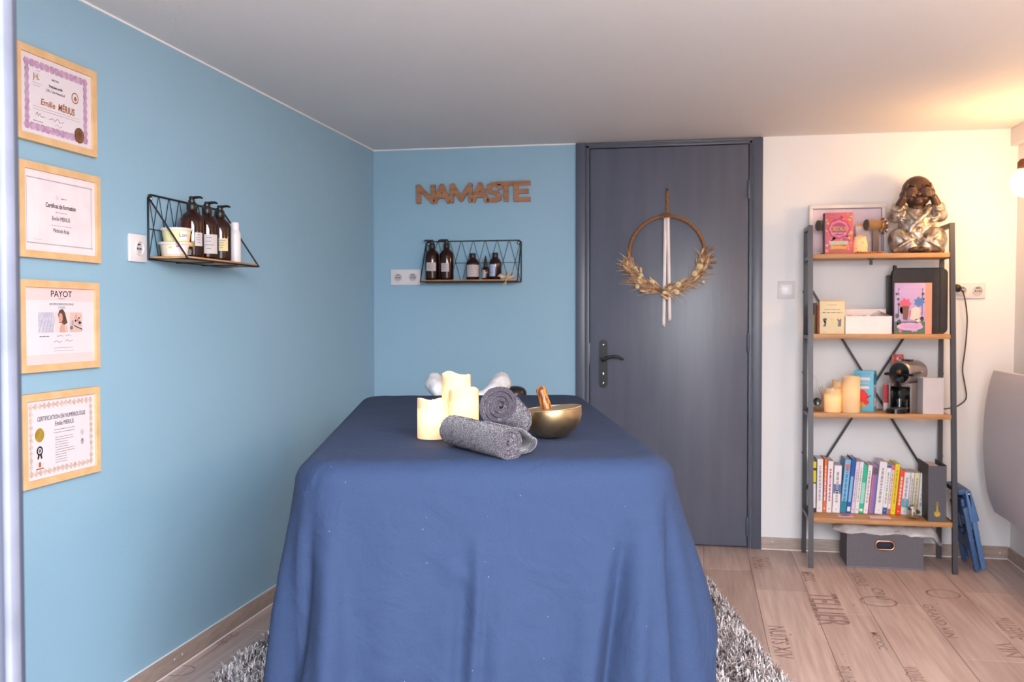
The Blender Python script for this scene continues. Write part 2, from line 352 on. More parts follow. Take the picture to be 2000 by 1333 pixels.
lv.tube(curve3([(dx(-.472),-.052,.956),(dx(-.455),-.054,.960),(dx(-.43),-.054,.972),(dx(-.395),-.052,.972),(dx(-.362),-.047,.958)], 6), [.0095]*6+[.0085]*6+[.0075]*6+[.0065]*6+[.005], 10)
lv.build('lever', BLACKM, hd, 60)
for z, r in ((1.032, .004), (.833, .004)): MB().lathe([(0,0),(r,0),(r*.7,.0015),(0,.002)], 10, Matrix.Translation((dx(-.470), -.012, z)) @ RX).build('screw', CHROME, hd)
MB().ell((dx(-.470), -.0125, .880), (.0045, .0012, .0085)).build('keyhole', CHROME, hd)

# ------------------------------------------------------------------ lamp wall: sconce, heater, sockets
lp = Vector((1.384, 4.515, 1.752))
wl = thing('wall_lamp', 'glowing round globe lamp with brown cap on the right wall', 'lamp', (XR+.003, lp.y, lp.z+.13))
ADDED_LAMP_Y = 2.35
lx = lp.x-XR-.003
MB().lathe([(0,0),(.045,0),(.045,.012),(.02,.018),(0,.018)], 24, Matrix.Rotation(-PI/2, 4, 'Y')).build('wall_plate', mat('brown_lamp_metal', (112,62,30), .4, var=(7, .4)), wl)
MB().tube(curve3([(-.01,0,0),(-.07,0,.025),(lx+.01,0,.012),(lx,0,-.03)], 8), .007, 10).build('arm', MATS['brown_lamp_metal'], wl)
MB().lathe([(0,-.03),(.022,-.032),(.033,-.045),(.034,-.075),(.03,-.078),(0,-.076)], 24, Matrix.Translation((lx,0,0))).build('socket_cap', MATS['brown_lamp_metal'], wl)
gm = mat('lamp_glow', (255,255,255), .4, emit=1); gm.node_tree.nodes['Principled BSDF'].inputs['Emission Color'].default_value = (*LAMP_COL, 1); gm.node_tree.nodes['Principled BSDF'].inputs['Emission Strength'].default_value = LAMP_L
MB().ell((lx, 0, -.134), (.060, .060, .060), 28, 18).build('globe', gm, wl, 80)
dup(wl, (XR+.003, ADDED_LAMP_Y, lp.z+.13), 0, 'added unseen globe lamp nearer the doorway, warming the blue side wall')  # unseen lamp added to warm the left wall and ceiling

ht = thing('panel_heater', 'pale grey bulging panel heater on the right wall', 'heater', (XR-.012, 4.5, .26))
prof = [(-.118,.0),(-.15,.10),(-.166,.25),(-.170,.36),(-.162,.50),(-.143,.61),(-.128,.665)]; pc = [(p.x, p.y) for p in curve3([(a,b,0) for a,b in prof], 5)]
HM = mat('heater_enamel', (206,200,206), .42, var=(5, .3), col2=(200,194,200), bump=(220, .1))
R = Matrix(((1,0,0,0),(0,0,1,0),(0,1,0,0),(0,0,0,1)))
MB().prism(pc+[(p[0]+.028, p[1]) for p in pc[::-1]], -.45, .40, R).build('front_panel', HM, ht, 30)
MB().rbox(-.10, -.002, -.40, .34, .05, .60, .01).build('body', flat('heater_back', (196,192,198)), ht)
sh = Sheet((0,0,0), (0,-1,0), (0,0,1), ht)
MB().rbox(-.176, -.168, -.42, -.33, .33, .52, .003).build('control_plate', flat('heater_control', (222,216,222), .3), ht)

def socket(name, label, org, u, w, h, n_out, mat_=WHITEP, plug=None):
    """wall plate with round French outlets; u runs along the wall, the plate faces u x z"""
    u = Vector(u); n = u.cross(Vector((0,0,1))); R = Matrix((u, Vector((0,0,1)), n)).transposed().to_4x4()
    t = thing(name, label, 'socket', org)
    MB().rbox(-w/2, w/2, -h/2, h/2, 0, .011, .003, 2, R).build('cover_plate', mat_, t)
    for k in range(n_out):
        c = Matrix.Translation(((k-(n_out-1)/2)*w/n_out if n_out > 1 else 0, 0, .0159)); q = R @ c
        o = MB().lathe([(0,-.0060),(.0225,-.0060),(.0225,.0015),(.0205,.0018),(.0195,-.004),(.0195,-.0045),(0,-.0045)], 24, q).build('outlet', mat_, t)
        MB().lathe([(.0,-.0040),(.0194,-.0040),(.0194,-.0043),(0,-.0043)], 24, q).build('well', flat('socket_well', (186,178,182)), o)
        hm = MB()
        for x in (-.0095, .0095): hm.lathe([(0,-.0033),(.0036,-.0033),(.0036,-.0040),(0,-.0040)], 10, q @ Matrix.Translation((x, -.002, 0)))
        hm.lathe([(0,-.0033),(.0028,-.0033),(.0028,-.004),(0,-.004)], 10, q @ Matrix.Translation((0, -.002, 0))).box(-.008, .008, .010, .0135, -.004, -.003, q)
        hm.build('contact_hole', GREYHOLE, o, 0, kind='stuff')
    return t
socket('wall_socket', 'single square white socket beside the left wire shelf', (XL, 2.775, 1.394), (0,1,0), .092, .086, 1)
socket('wall_socket', 'double white socket left of the back wire shelf', (-1.535, D, 1.391), (1,0,0), .166, .086, 2)
socket('wall_socket', 'double white socket with plug right of the ladder shelf', (1.305, D, 1.302), (1,0,0), .145, .076, 2)
ls = thing('light_switch', 'white light switch between door and ladder shelf', 'switch', (.447, D, 1.311))
MB().rbox(-.041, .041, -.010, 0, -.043, .043, .003).build('cover_plate', WHITEP, ls)
MB().rbox(-.026, .026, -.014, -.009, -.027, .027, .003).build('rocker', flat('switch_rocker', (244,242,246), .25), ls)

# black flex from the plug, hanging beside the shelf
PY = D-.036
cb = thing('power_cable', 'black plug and hanging cable at the right wall socket', 'cable', bw(1870, 563, PY))
b0 = Vector(cb.location)
MB().lathe([(0,-.028),(.017,-.027),(.019,-.012),(.017,.006),(.009,.012),(0,.013)], 16, Matrix.Rotation(PI/2, 4, 'X')).build('plug', BLACKM, cb)
cp = [(1872,563),(1882,574),(1888.6,614),(1888,650),(1884,690),(1880,722),(1884,750),(1887.5,772),(1885,782),(1876,790),(1864,796),(1840,800)]
MB().tube(curve3([bw(x, y, PY-.005+.0*i)-b0 for i, (x, y) in enumerate(cp)], 6), .0032, 8).build('flex', BLACKM, cb, 60)

# ------------------------------------------------------------------ massage table, sheet, rug
ZT = .860; TL = 1.86
TO = Vector((-.446, 2.083, 0)); TA = Vector((-.241, .9705, 0)); TS = Vector((.9705, .241, 0))       # near end centre, long axis, right-hand axis
TR = math.atan2(TS.y, TS.x)
mt = thing('massage_table', 'massage table under the blue sheet, its white face cradle showing behind the candles', 'table', TO, TR)
MB().rbox(-.36, .36, .045, TL-.045, ZT-.075, ZT-.012, .02, 3).build('table_top', flat('cream_vinyl', (214,204,190), .5), mt)
for sx in (-.29, .29):
    for ya, yb in ((.30, .22), (TL-.30, TL-.22)):
        MB().bar((sx, ya, ZT-.075), (sx*1.02, yb, .034), .045).build('leg', mat('beech', (198,158,112), .5, var=(7,.6), stretch=(8,8,1)), mt)
fcb = MB(); pts = [(-.172,.17,ZT+.042),(-.168,.125,ZT+.030),(-.13,.085,ZT+.004),(-.07,.06,ZT-.028),(0,.052,ZT-.036),(.07,.06,ZT-.028),(.115,.085,ZT+.008),(.15,.125,ZT+.034),(.155,.17,ZT+.038)]
pts = [(x*.86-.012, TL+y, z) for x, y, z in pts]; cv = curve3(pts, 4)
for a, b in zip(cv, cv[1:]): fcb.cap(a, .040, b, .040, 10)
me = blob(fcb, .007, 6); bm = bmesh.new(); bm.from_mesh(me)
for v in bm.verts:
    v.co += v.normal*(.010*mnoise.noise(v.co*16)+.006*abs(mnoise.noise(v.co*34)))
bm.to_mesh(me); bm.free()
FC = mat('white_nonwoven', (238,234,238), .85, var=(20,.4), bump=(50,.5), sss=.0)
obj('face_cradle', me, FC, mt, 70, label='face cradle in a crumpled white disposable cover')
MB().box(-.10, -.085, TL-.1, TL+.14, ZT-.10, ZT-.085).box(.085, .10, TL-.1, TL+.14, ZT-.10, ZT-.085).box(-.1, .1, TL+.10, TL+.14, ZT-.11, ZT-.085).build('cradle_bracket', BLACKM, mt)

def hw(a): return .434+.022*a/TL
def sheet():
    rc = .11; P = []; n = 12
    def arc(cx, cy, a0, a1): return [(cx+rc*math.cos(a), cy+rc*math.sin(a)) for a in [a0+(a1-a0)*i/n for i in range(n+1)]]
    raw = arc(hw(0)-rc, rc, -PI/2, 0)+arc(hw(TL)-rc, TL-rc, 0, PI/2)+arc(-hw(TL)+rc, TL-rc, PI/2, PI)+arc(-hw(0)+rc, rc, PI, 1.5*PI)
    raw.append(raw[0]); st = .005
    for (x0, y0), (x1, y1) in zip(raw, raw[1:]):
        k = max(1, int(math.hypot(x1-x0, y1-y0)/st))
        P += [Vector((x0+(x1-x0)*i/k, y0+(y1-y0)*i/k)) for i in range(k)]
    K = len(P); NRM = []
    for i in range(K):
        t = sum(((P[(i+j) % K]-P[(i-j) % K]).normalized() for j in (1, 4, 8)), Vector((0, 0))); NRM.append(Vector((t.y, -t.x)).normalized())
    re = .055; rows = []
    for f in (0, .25, .5, .7, .85, .95):
        row = []
        for p, nn in zip(P, NRM):
            q = p-nn*re; c = Vector((0, max(.42, min(TL-.42, q.y)))); r = c+(q-c)*f
            wr = .0022*mnoise.noise(Vector((r.x*5, r.y*9, 3.1)))+.0016*abs(mnoise.noise(Vector((r.x*18, r.y*12, 8))))
            if abs(r.x+.03) < .24 and .22 < r.y < .9: wr *= .3
            row.append((r.x, r.y, ZT+wr-.0012))
        rows.append(row)
    for k in range(8):
        th = PI/2*k/7; rows.append([((p-nn*re+nn*re*math.sin(th)).x, (p-nn*re+nn*re*math.sin(th)).y, ZT-re*(1-math.cos(th))+.001*mnoise.noise(Vector((p.x*14, p.y*14, 1)))) for p, nn in zip(P, NRM)])
    R = 62
    g = lambda x, c, w: math.exp(-((x-c)/w)**2)
    for k in range(1, R+1):
        row = []
        for i, (p, nn) in enumerate(zip(P, NRM)):
            front = smooth01((-nn.y-.10)/.55); corner = (1-abs(abs(nn.x)-abs(nn.y))) if p.y < .5 else .3*(1-abs(abs(nn.x)-abs(nn.y)))
            sb_ = .345 if nn.x > 0 else .47
            hang = sb_+(.70-sb_)*front+.04*smooth01(corner*1.4)
            h = hang*k/R; s = smooth01(h/.34)
            side = 1-front
            o = h*(.035*front+side*((.12+.25*g(p.y, .20, .13)) if nn.x > 0 else (.10+.08*g(p.y, .24, .16)))*(1 if p.y < 1.2 else .6)+.105*corner)
            u = p.x; w = mnoise.noise(Vector((u*2.2, h*2.0, .3)))
            if p.y < .2 or front > .4:                              # front fall: the long folds seen in the cloth
                o += front*s*(-.052*g(u, -.385-.03*h, .014)+.026*g(u, -.345, .03)+.022*g(u, -.425, .03))
                o += front*s*(.013*g(u, -.030+.008*math.sin(h*9), .013)-.012*g(u, -.062+.008*math.sin(h*9), .018))*smooth01((h-.06)/.1)
                o += front*(.007*g(h, .19+.35*(u+.06), .018)*g(u, -.065, .03))
                o += front*s*(-.036*g(u, .315-.12*h, .020)+.026*g(u, .360-.08*h, .026))*smooth01((h-.02)/.12)
                o += front*s*(-.030*g(u, .400, .012))
                o += front*s*(.007*math.sin(u*26+3*w+1)+.005*math.sin(u*57+5*w)*smooth01((h-.2)/.3))
                o += front*.004*mnoise.noise(Vector((u*7, h*22, 5)))*smooth01((h-.28)/.2)
            if corner > .05 and p.y < .5: o += corner*s*.020*math.sin(math.atan2(nn.y, nn.x)*11+1.2)
            if side > .3: o += side*s*(.012*math.sin(p.y*34+2.5*w)+.010*math.sin(p.y*17+1))*smooth01((p.y+.02)/.12)
            o += front*s*.006*(mnoise.noise(Vector((u*11+h*2, h*1.3, 9)))) + front*.0030*abs(mnoise.noise(Vector((u*9+h*14, h*20-u*6, 2))))
            o += .0014*abs(mnoise.noise(Vector((p.x*26, p.y*26, h*17))))*s
            q = p+nn*o; row.append((q.x, q.y, ZT-re-h*(1-.035*s)))
        rows.append(row)
    me = MB().grid(rows, True).mesh('sheet')
    o = obj('bed_sheet', me, CLOTH, None, 80, fix=True); o.location = TO; o.rotation_euler.z = TR
    md = o.modifiers.new('s', 'SOLIDIFY'); md.thickness = .0016; md.offset = 1
    return tag(o, 'crumpled dusty blue cotton sheet draped over the massage table', 'sheet')
CLOTH = mat('blue_cotton', (31,49,82), .85, var=(900, .75), col2=(24,39,69), bump=(700, .25), ramp=(.4,.62))
nt = CLOTH.node_tree; pb = nt.nodes['Principled BSDF']                   # pale lint specks and soft creases
vo = nt.nodes.new('ShaderNodeTexVoronoi'); vo.inputs['Scale'].default_value = 26; tc = nt.nodes.new('ShaderNodeTexCoord'); nt.links.new(tc.outputs['Object'], vo.inputs['Vector'])
lt = nt.nodes.new('ShaderNodeMath'); lt.operation = 'LESS_THAN'; lt.inputs[1].default_value = .028; nt.links.new(vo.outputs['Distance'], lt.inputs[0])
mx = nt.nodes.new('ShaderNodeMix'); mx.data_type = 'RGBA'; mx.inputs[7].default_value = lin((104,114,146)); old = pb.inputs['Base Color'].links[0].from_socket
nt.links.new(old, mx.inputs[6]); nt.links.new(lt.outputs[0], mx.inputs[0]); nt.links.new(mx.outputs[2], pb.inputs['Base Color'])
n3 = nt.nodes.new('ShaderNodeTexNoise'); n3.inputs['Scale'].default_value = 9; n3.inputs['Detail'].default_value = 5; n3.inputs['Distortion'].default_value = 1.2; nt.links.new(tc.outputs['Object'], n3.inputs['Vector'])
b3 = nt.nodes.new('ShaderNodeBump'); b3.inputs['Strength'].default_value = .6; b3.inputs['Distance'].default_value = .012; nt.links.new(n3.outputs[0], b3.inputs['Height'])
b2n = [x for x in nt.nodes if x.type == 'BUMP' and x != b3][0]; nt.links.new(b3.outputs[0], b2n.inputs['Normal'])
sheet()

def rug():
    c = Vector((-.715, 3.10, 0)); ang = math.atan2(.193, .981); hwid, hl = .855, 1.12; hr = 1.0
    R = Matrix.Rotation(ang, 4, 'Z'); R.translation = c
    t = thing('shaggy_rug', 'shaggy mottled grey rug under the massage table', 'rug', c, ang)
    base = mat('rug_backing', (96,90,92), .95, var=(30,.5)); MB().prism([(-hwid+.03,-hl),(hr,-hl),(hr,hl),(-hwid+.27,hl),(-hwid+.03,0)], .0005, .012).build('backing', base, t)
    n = 60000; Y = rng.uniform(-hl, hl, n); X = rng.uniform(0, 1, n); xl = -hwid+.24*np.clip(Y/hl, 0, 1)+.03; X = xl+X*(hr-xl)
    ln = rng.uniform(.022, .044, n); ph = rng.uniform(0, 2*PI, n); tl = rng.uniform(.25, 1.0, n); w = rng.uniform(.0016, .003, n)
    dx, dy = np.cos(ph)*tl, np.sin(ph)*tl; px, py = -np.sin(ph)*w, np.cos(ph)*w
    V = np.zeros((n, 5, 3)); z0 = .011
    V[:,0] = np.stack([X+px, Y+py, np.full(n, z0)], 1); V[:,1] = np.stack([X-px, Y-py, np.full(n, z0)], 1)
    mxx = X+dx*ln*.35; my = Y+dy*ln*.35; mz = z0+ln*.62
    V[:,2] = np.stack([mxx-px, my-py, mz], 1); V[:,3] = np.stack([mxx+px, my+py, mz], 1)
    V[:,4] = np.stack([X+dx*ln*.95, Y+dy*ln*.95, z0+ln*(1-.45*tl)], 1)
    me = bpy.data.meshes.new('pile'); i = np.arange(n)*5
    quads = np.stack([i, i+1, i+2, i+3], 1); tris = np.stack([i+3, i+2, i+4], 1)
    loops = np.concatenate([quads.ravel(), tris.ravel()]).astype(np.int32)
    me.vertices.add(n*5); me.vertices.foreach_set('co', V.ravel()); me.loops.add(len(loops)); me.loops.foreach_set('vertex_index', loops)
    me.polygons.add(2*n); me.polygons.foreach_set('loop_start', np.concatenate([np.arange(n)*4, 4*n+np.arange(n)*3]).astype(np.int32)); me.update(calc_edges=True)
    m = bpy.data.materials.new('shag'); m.use_nodes = True; nt = m.node_tree; N = nt.nodes; L = nt.links; b = N['Principled BSDF']; b.inputs['Roughness'].default_value = .8
    ge = N.new('ShaderNodeNewGeometry'); ra = N.new('ShaderNodeValToRGB'); e = ra.color_ramp.elements
    e[0].position = 0; e[0].color = lin((82,72,72)); e[1].position = 1; e[1].color = lin((242,234,236)); x = e.new(.32); x.color = lin((158,148,150)); x = e.new(.66); x.color = lin((214,205,207))
    nz = N.new('ShaderNodeTexNoise'); nz.inputs['Scale'].default_value = 9; tcx = N.new('ShaderNodeTexCoord'); L.new(tcx.outputs['Object'], nz.inputs[0])
    ad = N.new('ShaderNodeMath'); ad.operation = 'MULTIPLY_ADD'; ad.inputs[1].default_value = 1.1; L.new(nz.outputs[0], ad.inputs[0])
    sb = N.new('ShaderNodeMath'); sb.operation = 'SUBTRACT'; sb.inputs[1].default_value = .55; L.new(ge.outputs['Random Per Island'], sb.inputs[0]); L.new(sb.outputs[0], ad.inputs[2])
    L.new(ad.outputs[0], ra.inputs[0]); L.new(ra.outputs[0], b.inputs['Base Color'])
    obj('pile', me, m, t, 0, kind='stuff', fix=False)
rug()

# ------------------------------------------------------------------ on the table: candles, towels, bowl
ZS = ZT+.0028
WAX = thin('candle_wax', (246,224,194), .50, kind='wax'); WAXI = thin('shelf_candle_wax', (250,224,180), .35, kind='wax')
def candle(name, label, loc, r, h, rim, lit, group, wax, seed=0):
    t = thing(name, label, 'candle', loc, group=group)
    n = 40; prof = [(r, z) for z in (0, h*.2, h*.4, h*.6, h*.8, h)]; vs = []
    def top(a): return rim*(math.sin(a*2+seed)+.7*math.sin(a+seed*2.1)+.35*math.sin(a*5+seed))*.9
    rows = [[(r*.97*math.cos(2*PI*i/n), r*.97*math.sin(2*PI*i/n), .0) for i in range(n)]]
    for z in (.03, .25, .5, .75, .93, 1): rows.append([(r*math.cos(2*PI*i/n), r*math.sin(2*PI*i/n), z*h+(top(2*PI*i/n)*z**3)) for i in range(n)])
    for f, dz in ((.95, .001), (.90, -.002), (.86, -.030)): rows.append([(r*f*math.cos(2*PI*i/n), r*f*math.sin(2*PI*i/n), h+top(2*PI*i/n)+dz) for i in range(n)])
    m = MB().grid(rows, True); m.f.append(tuple(range(n))[::-1])
    m.build('wax_wall', wax, t, 60)
    dk = MB().lathe([(0,-.002),(r*.45,-.001),(r*.84,.004)], n, Matrix.Translation((0,0,h-rim*1.5-.020))); dk.build('wax_pool', wax, t, 60)
    MB().lathe([(0,0),(.0045,0),(.0055,.006),(.004,.014),(.0,.024)], 12, Matrix.Translation((0,0,h-rim*1.5-.018))).build('flame_bulb', mat('flame_bulb', (255,214,150), .4, emit=2.0), t, 60)
    if lit:
        l = bpy.data.lights.new('candle_light', 'POINT'); l.energy = lit; l.color = CANDLE_COL; l.shadow_soft_size = .012
        lo = bpy.data.objects.new('candle_light', l); COL.objects.link(lo); lo.parent = t; lo.location = (0, 0, h*.58)
    return t
GC = 'wax candles on the massage table'
candle('candle', 'lowest lit white candle, leftmost of three on the blue sheet', fl(845.5,856,ZS), .0405, .103, .0045, CANDLE_W*.8, GC, WAX, 1.0)
candle('candle', 'middle-height lit white candle behind the lower rolled towel', fl(906,852,ZS), .0395, .126, .0048, CANDLE_W, GC, WAX, 3.9)
candle('candle', 'tallest lit white candle, rearmost of three on the blue sheet', fl(891.5,845,ZS), .0395, .158, .0048, CANDLE_W, GC, WAX, 2.6)

TOWEL = mat('grey_mauve_terry', (64,53,66), .95, var=(420,.85), col2=(38,31,42), bump=(330,1.0), sheen=.5, ramp=(.4,.66), detail=2)
TERRY = mat('terry_loops', (78,67,81), .95, var=(500,.95), col2=(38,32,43), ramp=(.4,.66), detail=2)
def towel(name, label, p0, p1, r, turns, flap, ph, squash=1.0):
    """terry cloth rolled into a spiral whose near end faces the viewer; p0 near end centre, p1 far end centre"""
    p0 = Vector(p0); p1 = Vector(p1); ax = (p1-p0).normalized(); up = (Vector((0,0,1))-ax*ax.z).normalized(); rt = ax.cross(up)*1.0
    t = thing(name, label, 'towel', (p0.x, p0.y, p0.z-r), group='rolled towels on the massage table'); o = Vector(t.location)
    th = r/(turns+.35); Lr = (p1-p0).length; K = int(turns*40); rows = []; NL = 26
    for j in range(NL+1):
        f = j/NL; row = []
        def ring(side):
            out = []
            for i in range(K+1):
                a = 2*PI*turns*i/K; rad = th*.42+th*(a/(2*PI)); rad += (th*.40 if side else -th*.40)
                rad = max(rad, .0006); x = math.cos(a+ph)*rad; y = math.sin(a+ph)*rad*squash
                endin = -.010*(1-i/K) if j == 0 else 0
                c = p0+ax*(Lr*f-endin)
                q = c+rt*x+up*y
                nz = mnoise.noise(q*210)*.0012+mnoise.noise(q*46)*.0016
                q = q+(rt*math.cos(a+ph)+up*math.sin(a+ph))*nz*(1 if side else .3)+ax*(mnoise.noise(q*180)*.0022 if j == 0 else 0)
                out.append(q-o)
            return out
        rows.append(ring(True)+ring(False)[::-1])
    m = MB().grid(rows, True); k = len(rows[0])
    for base in (0, NL*k):
        for i in range(K): m.f.append((base+i, base+i+1, base+k-2-i, base+k-1-i))
    ro_ = m.build('roll', TOWEL, t, 80); me = ro_.data
    me.calc_loop_triangles(); rr = random.Random(int(r*1e5)); tris = [x for x in me.loop_triangles]; cum = np.cumsum([x.area for x in tris]); tf = MB()
    for q in np.searchsorted(cum, rng.uniform(0, cum[-1], 26000)):
        x = tris[min(q, len(tris)-1)]; a, b, c = (me.vertices[i].co for i in x.vertices); u1, u2 = rr.random(), rr.random()
        if u1+u2 > 1: u1, u2 = 1-u1, 1-u2
        p = a+(b-a)*u1+(c-a)*u2; n = x.normal; d = Vector((rr.uniform(-1,1), rr.uniform(-1,1), rr.uniform(-1,1))); e = n.cross(d).normalized()*rr.uniform(.0005, .0009); k = e.cross(n); tip = p+n*rr.uniform(.0012, .0026)+d*.0010
        tf.add([p+e, p-e*.5+k*.8, p-e*.5-k*.8, tip], [(0,1,3),(1,2,3),(2,0,3)])
    tf.build('terry_loops', TERRY, t, 0, kind='stuff', fix=False)
    if flap:
        rows = []
        for j in range(9):
            f = j/8; row = []
            for q in curve3(flap, 6):
                w = p0+rt*q.x+up*q.y+ax*(q.z+Lr*.5*f); w += Vector((mnoise.noise(w*60), mnoise.noise(w*60+Vector((5,0,0))), mnoise.noise(w*60+Vector((0,9,0)))))*.003; row.append(w-o)
            rows.append(row)
        fo_ = MB().grid(rows).build('loose_end', TOWEL, t, 80); sd = fo_.modifiers.new('s', 'SOLIDIFY'); sd.thickness = .006
    return t
a0 = fl(998, 866, ZS+.034); a1 = fl(884, 838, ZS+.040)
towel('rolled_towel', 'lower grey-mauve rolled towel lying across the front', a0, a1, .0355, 3.1, [(.010,.034,.012),(.036,.027,.012),(.062,.014,.014),(.080,.002,.018),(.083,-.016,.022),(.072,-.029,.026),(.046,-.0325,.028)], -1.2)
b0_ = fl(974.5, 792, ZS+.107); b1_ = Vector(b0_)+Vector((.012, .150, -.055))
towel('rolled_towel', 'upper grey-mauve rolled towel resting on the lower one', b0_, b1_, .0455, 3.6, None, .6)

bl = fl(1082, 856, ZS); tilt = Euler((0, math.radians(-5.5), math.radians(10.7))).to_matrix().to_4x4()
bo = thing('singing_bowl', 'hammered brass singing bowl right of the towels', 'bowl', (bl.x, bl.y, ZS+.003)); bo.matrix_world = Matrix.Translation((bl.x, bl.y+.01, ZS+.0032)) @ tilt
BRASS = mat('worn_brass', (216,184,140), .36, 1, var=(16,.8), col2=(178,142,100), bump=(45,.16))
ro = [(0,0),(.030,.0005),(.044,.006),(.060,.018),(.071,.034),(.0765,.052),(.0775,.066),(.0772,.0735)]
ri = [(.0735,.0735),(.0740,.066),(.0725,.052),(.0665,.035),(.055,.020),(.038,.009),(.0,.005)]
MB().lathe(ro+ri, 56).build('bowl_body', BRASS, bo, 50)
MB().lathe([(.0765,.0715),(.0782,.0735),(.0775,.0752),(.0740,.0752),(.0733,.0735)], 56).build('rim', BRASS, bo, 60)
wm = mat('striped_olive_wood', (176,104,34), .42, var=(70,.95), col2=(74,36,14), stretch=(1.6,1.6,.28), detail=5, ramp=(.46,.58))
pa = Vector((bl.x-.005, bl.y+.02, ZS+.013)); pb_ = bw(1056, 759, bl.y+.03)
ml = thing('bowl_mallet', 'striped wooden mallet standing in the singing bowl', 'mallet', pa); dv = (pb_-pa); Lm = dv.length
Rm = dv.to_track_quat('Z', 'Y').to_matrix().to_4x4()
MB().lathe([(0,0),(.010,.001),(.0135,.01),(.0140,.3*Lm),(.0148,.62*Lm),(.0135,.75*Lm),(.0125,.83*Lm),(.0140,.93*Lm),(.0135,.98*Lm),(.009,1.03*Lm),(0,1.045*Lm)], 20, Rm).build('stick', wm, ml, 70)

# dark round pot on its stand behind the head of the table
pp = bw(1007, 770, 4.55); st_ = thing('side_stand', 'small white stand behind the head end of the massage table', 'stand', (pp.x, pp.y, 0))
hh = pp.z-.045
MB().lathe([(0,hh-.018),(.125,hh-.018),(.128,hh-.012),(.128,hh-.004),(.125,hh),(0,hh)], 32).build('top', WHITEP, st_)
MB().lathe([(.014,.02),(.014,hh-.018)], 16).build('post', WHITEP, st_); MB().lathe([(0,0),(.11,0),(.11,.012),(.02,.024),(0,.024)], 28).build('foot', WHITEP, st_)
pt = thing('dark_pot', 'dark domed pot peeking over the far edge of the sheet', 'pot', (pp.x, pp.y, hh))
MB().lathe([(0,0),(.036,0),(.048,.02),(.052,.042)], 28).build('pot_body', flat('pot_brown', (44,30,28), .3), pt, 60)
MB().lathe([(.053,.042),(.051,.058),(.044,.070),(.030,.079),(.012,.083),(0,.083)], 28).build('lid', flat('pot_lid', (38,28,30), .3), pt, 60)

# ------------------------------------------------------------------ certificates
INKD = mat('print_black', (38,34,40), .7, var=(20,.3)); INKG = mat('print_grey', (128,118,128), .7, var=(20,.3)); INKL = mat('print_pale_grey', (186,174,182), .7, var=(20,.3)); INKO = mat('print_orange', (176,96,44), .7, var=(20,.3)); MAUVE = mat('print_mauve', (176,132,168), .7, var=(60,.9), col2=(204,166,192)); GOLDF = mat('gold_foil', (214,176,72), .35, .3, var=(50,.5)); BRONZEF = mat('bronze_seal', (132,88,58), .4, .3, var=(60,.8), col2=(98,60,38)); TANP = mat('print_tan', (196,164,152), .7, var=(90,.9), col2=(222,202,196)); PINKP = mat('print_blush', (236,200,200), .7, var=(4,.3), col2=(240,210,210)); SKINP = mat('print_skin', (206,152,134), .7, var=(12,.4), col2=(222,176,160)); HAIRP = mat('print_hair', (104,68,56), .7, var=(40,.7), col2=(70,44,38)); MARB = mat('print_marble', (206,200,214), .7, var=(9,.9), col2=(182,176,196), stretch=(1,2,6)); REDI = mat('print_red', (206,112,128), .7, var=(20,.3))
GLZ = thin('picture_glass', (255,255,255), .96, .03)
FB = mat('pale_maple_frame', (222,182,136), .45, var=(9,.7), col2=(206,160,112), stretch=(2,2,2))
def certificate(label, y0, y1, z0, z1, paper, draw):
    w, h = y1-y0, z1-z0; t = thing('framed_certificate', label, 'certificate', (XL, y0, z0)); fw, dp = .019, .016
    for nm, poly in (('bottom_rail', [(0,0),(w,0),(w-fw,fw),(fw,fw)]), ('top_rail', [(0,h),(fw,h-fw),(w-fw,h-fw),(w,h)]), ('side_rail', [(0,0),(fw,fw),(fw,h-fw),(0,h)]), ('side_rail', [(w,0),(w,h),(w-fw,h-fw),(w-fw,fw)])):
        R = Matrix(((0,0,1,0),(1,0,0,0),(0,1,0,0),(0,0,0,1)))
        MB().prism(poly, .001, dp, R).build(nm, FB, t, 0)
    MB().box(.001, .009, fw-.002, w-fw+.002, fw-.002, h-fw+.002).build('paper', paper, t, 0)
    s = Sheet((.009, w/2, h/2), (0,1,0), (0,0,1), t, off=.0003); draw(s, w-2*fw, h-2*fw); s.done()
    MB().add([(.0130,fw,fw),(.0130,w-fw,fw),(.0130,w-fw,h-fw),(.0130,fw,h-fw)], [(0,1,2,3)]).build('glazing', GLZ, t, 0, fix=False); return t
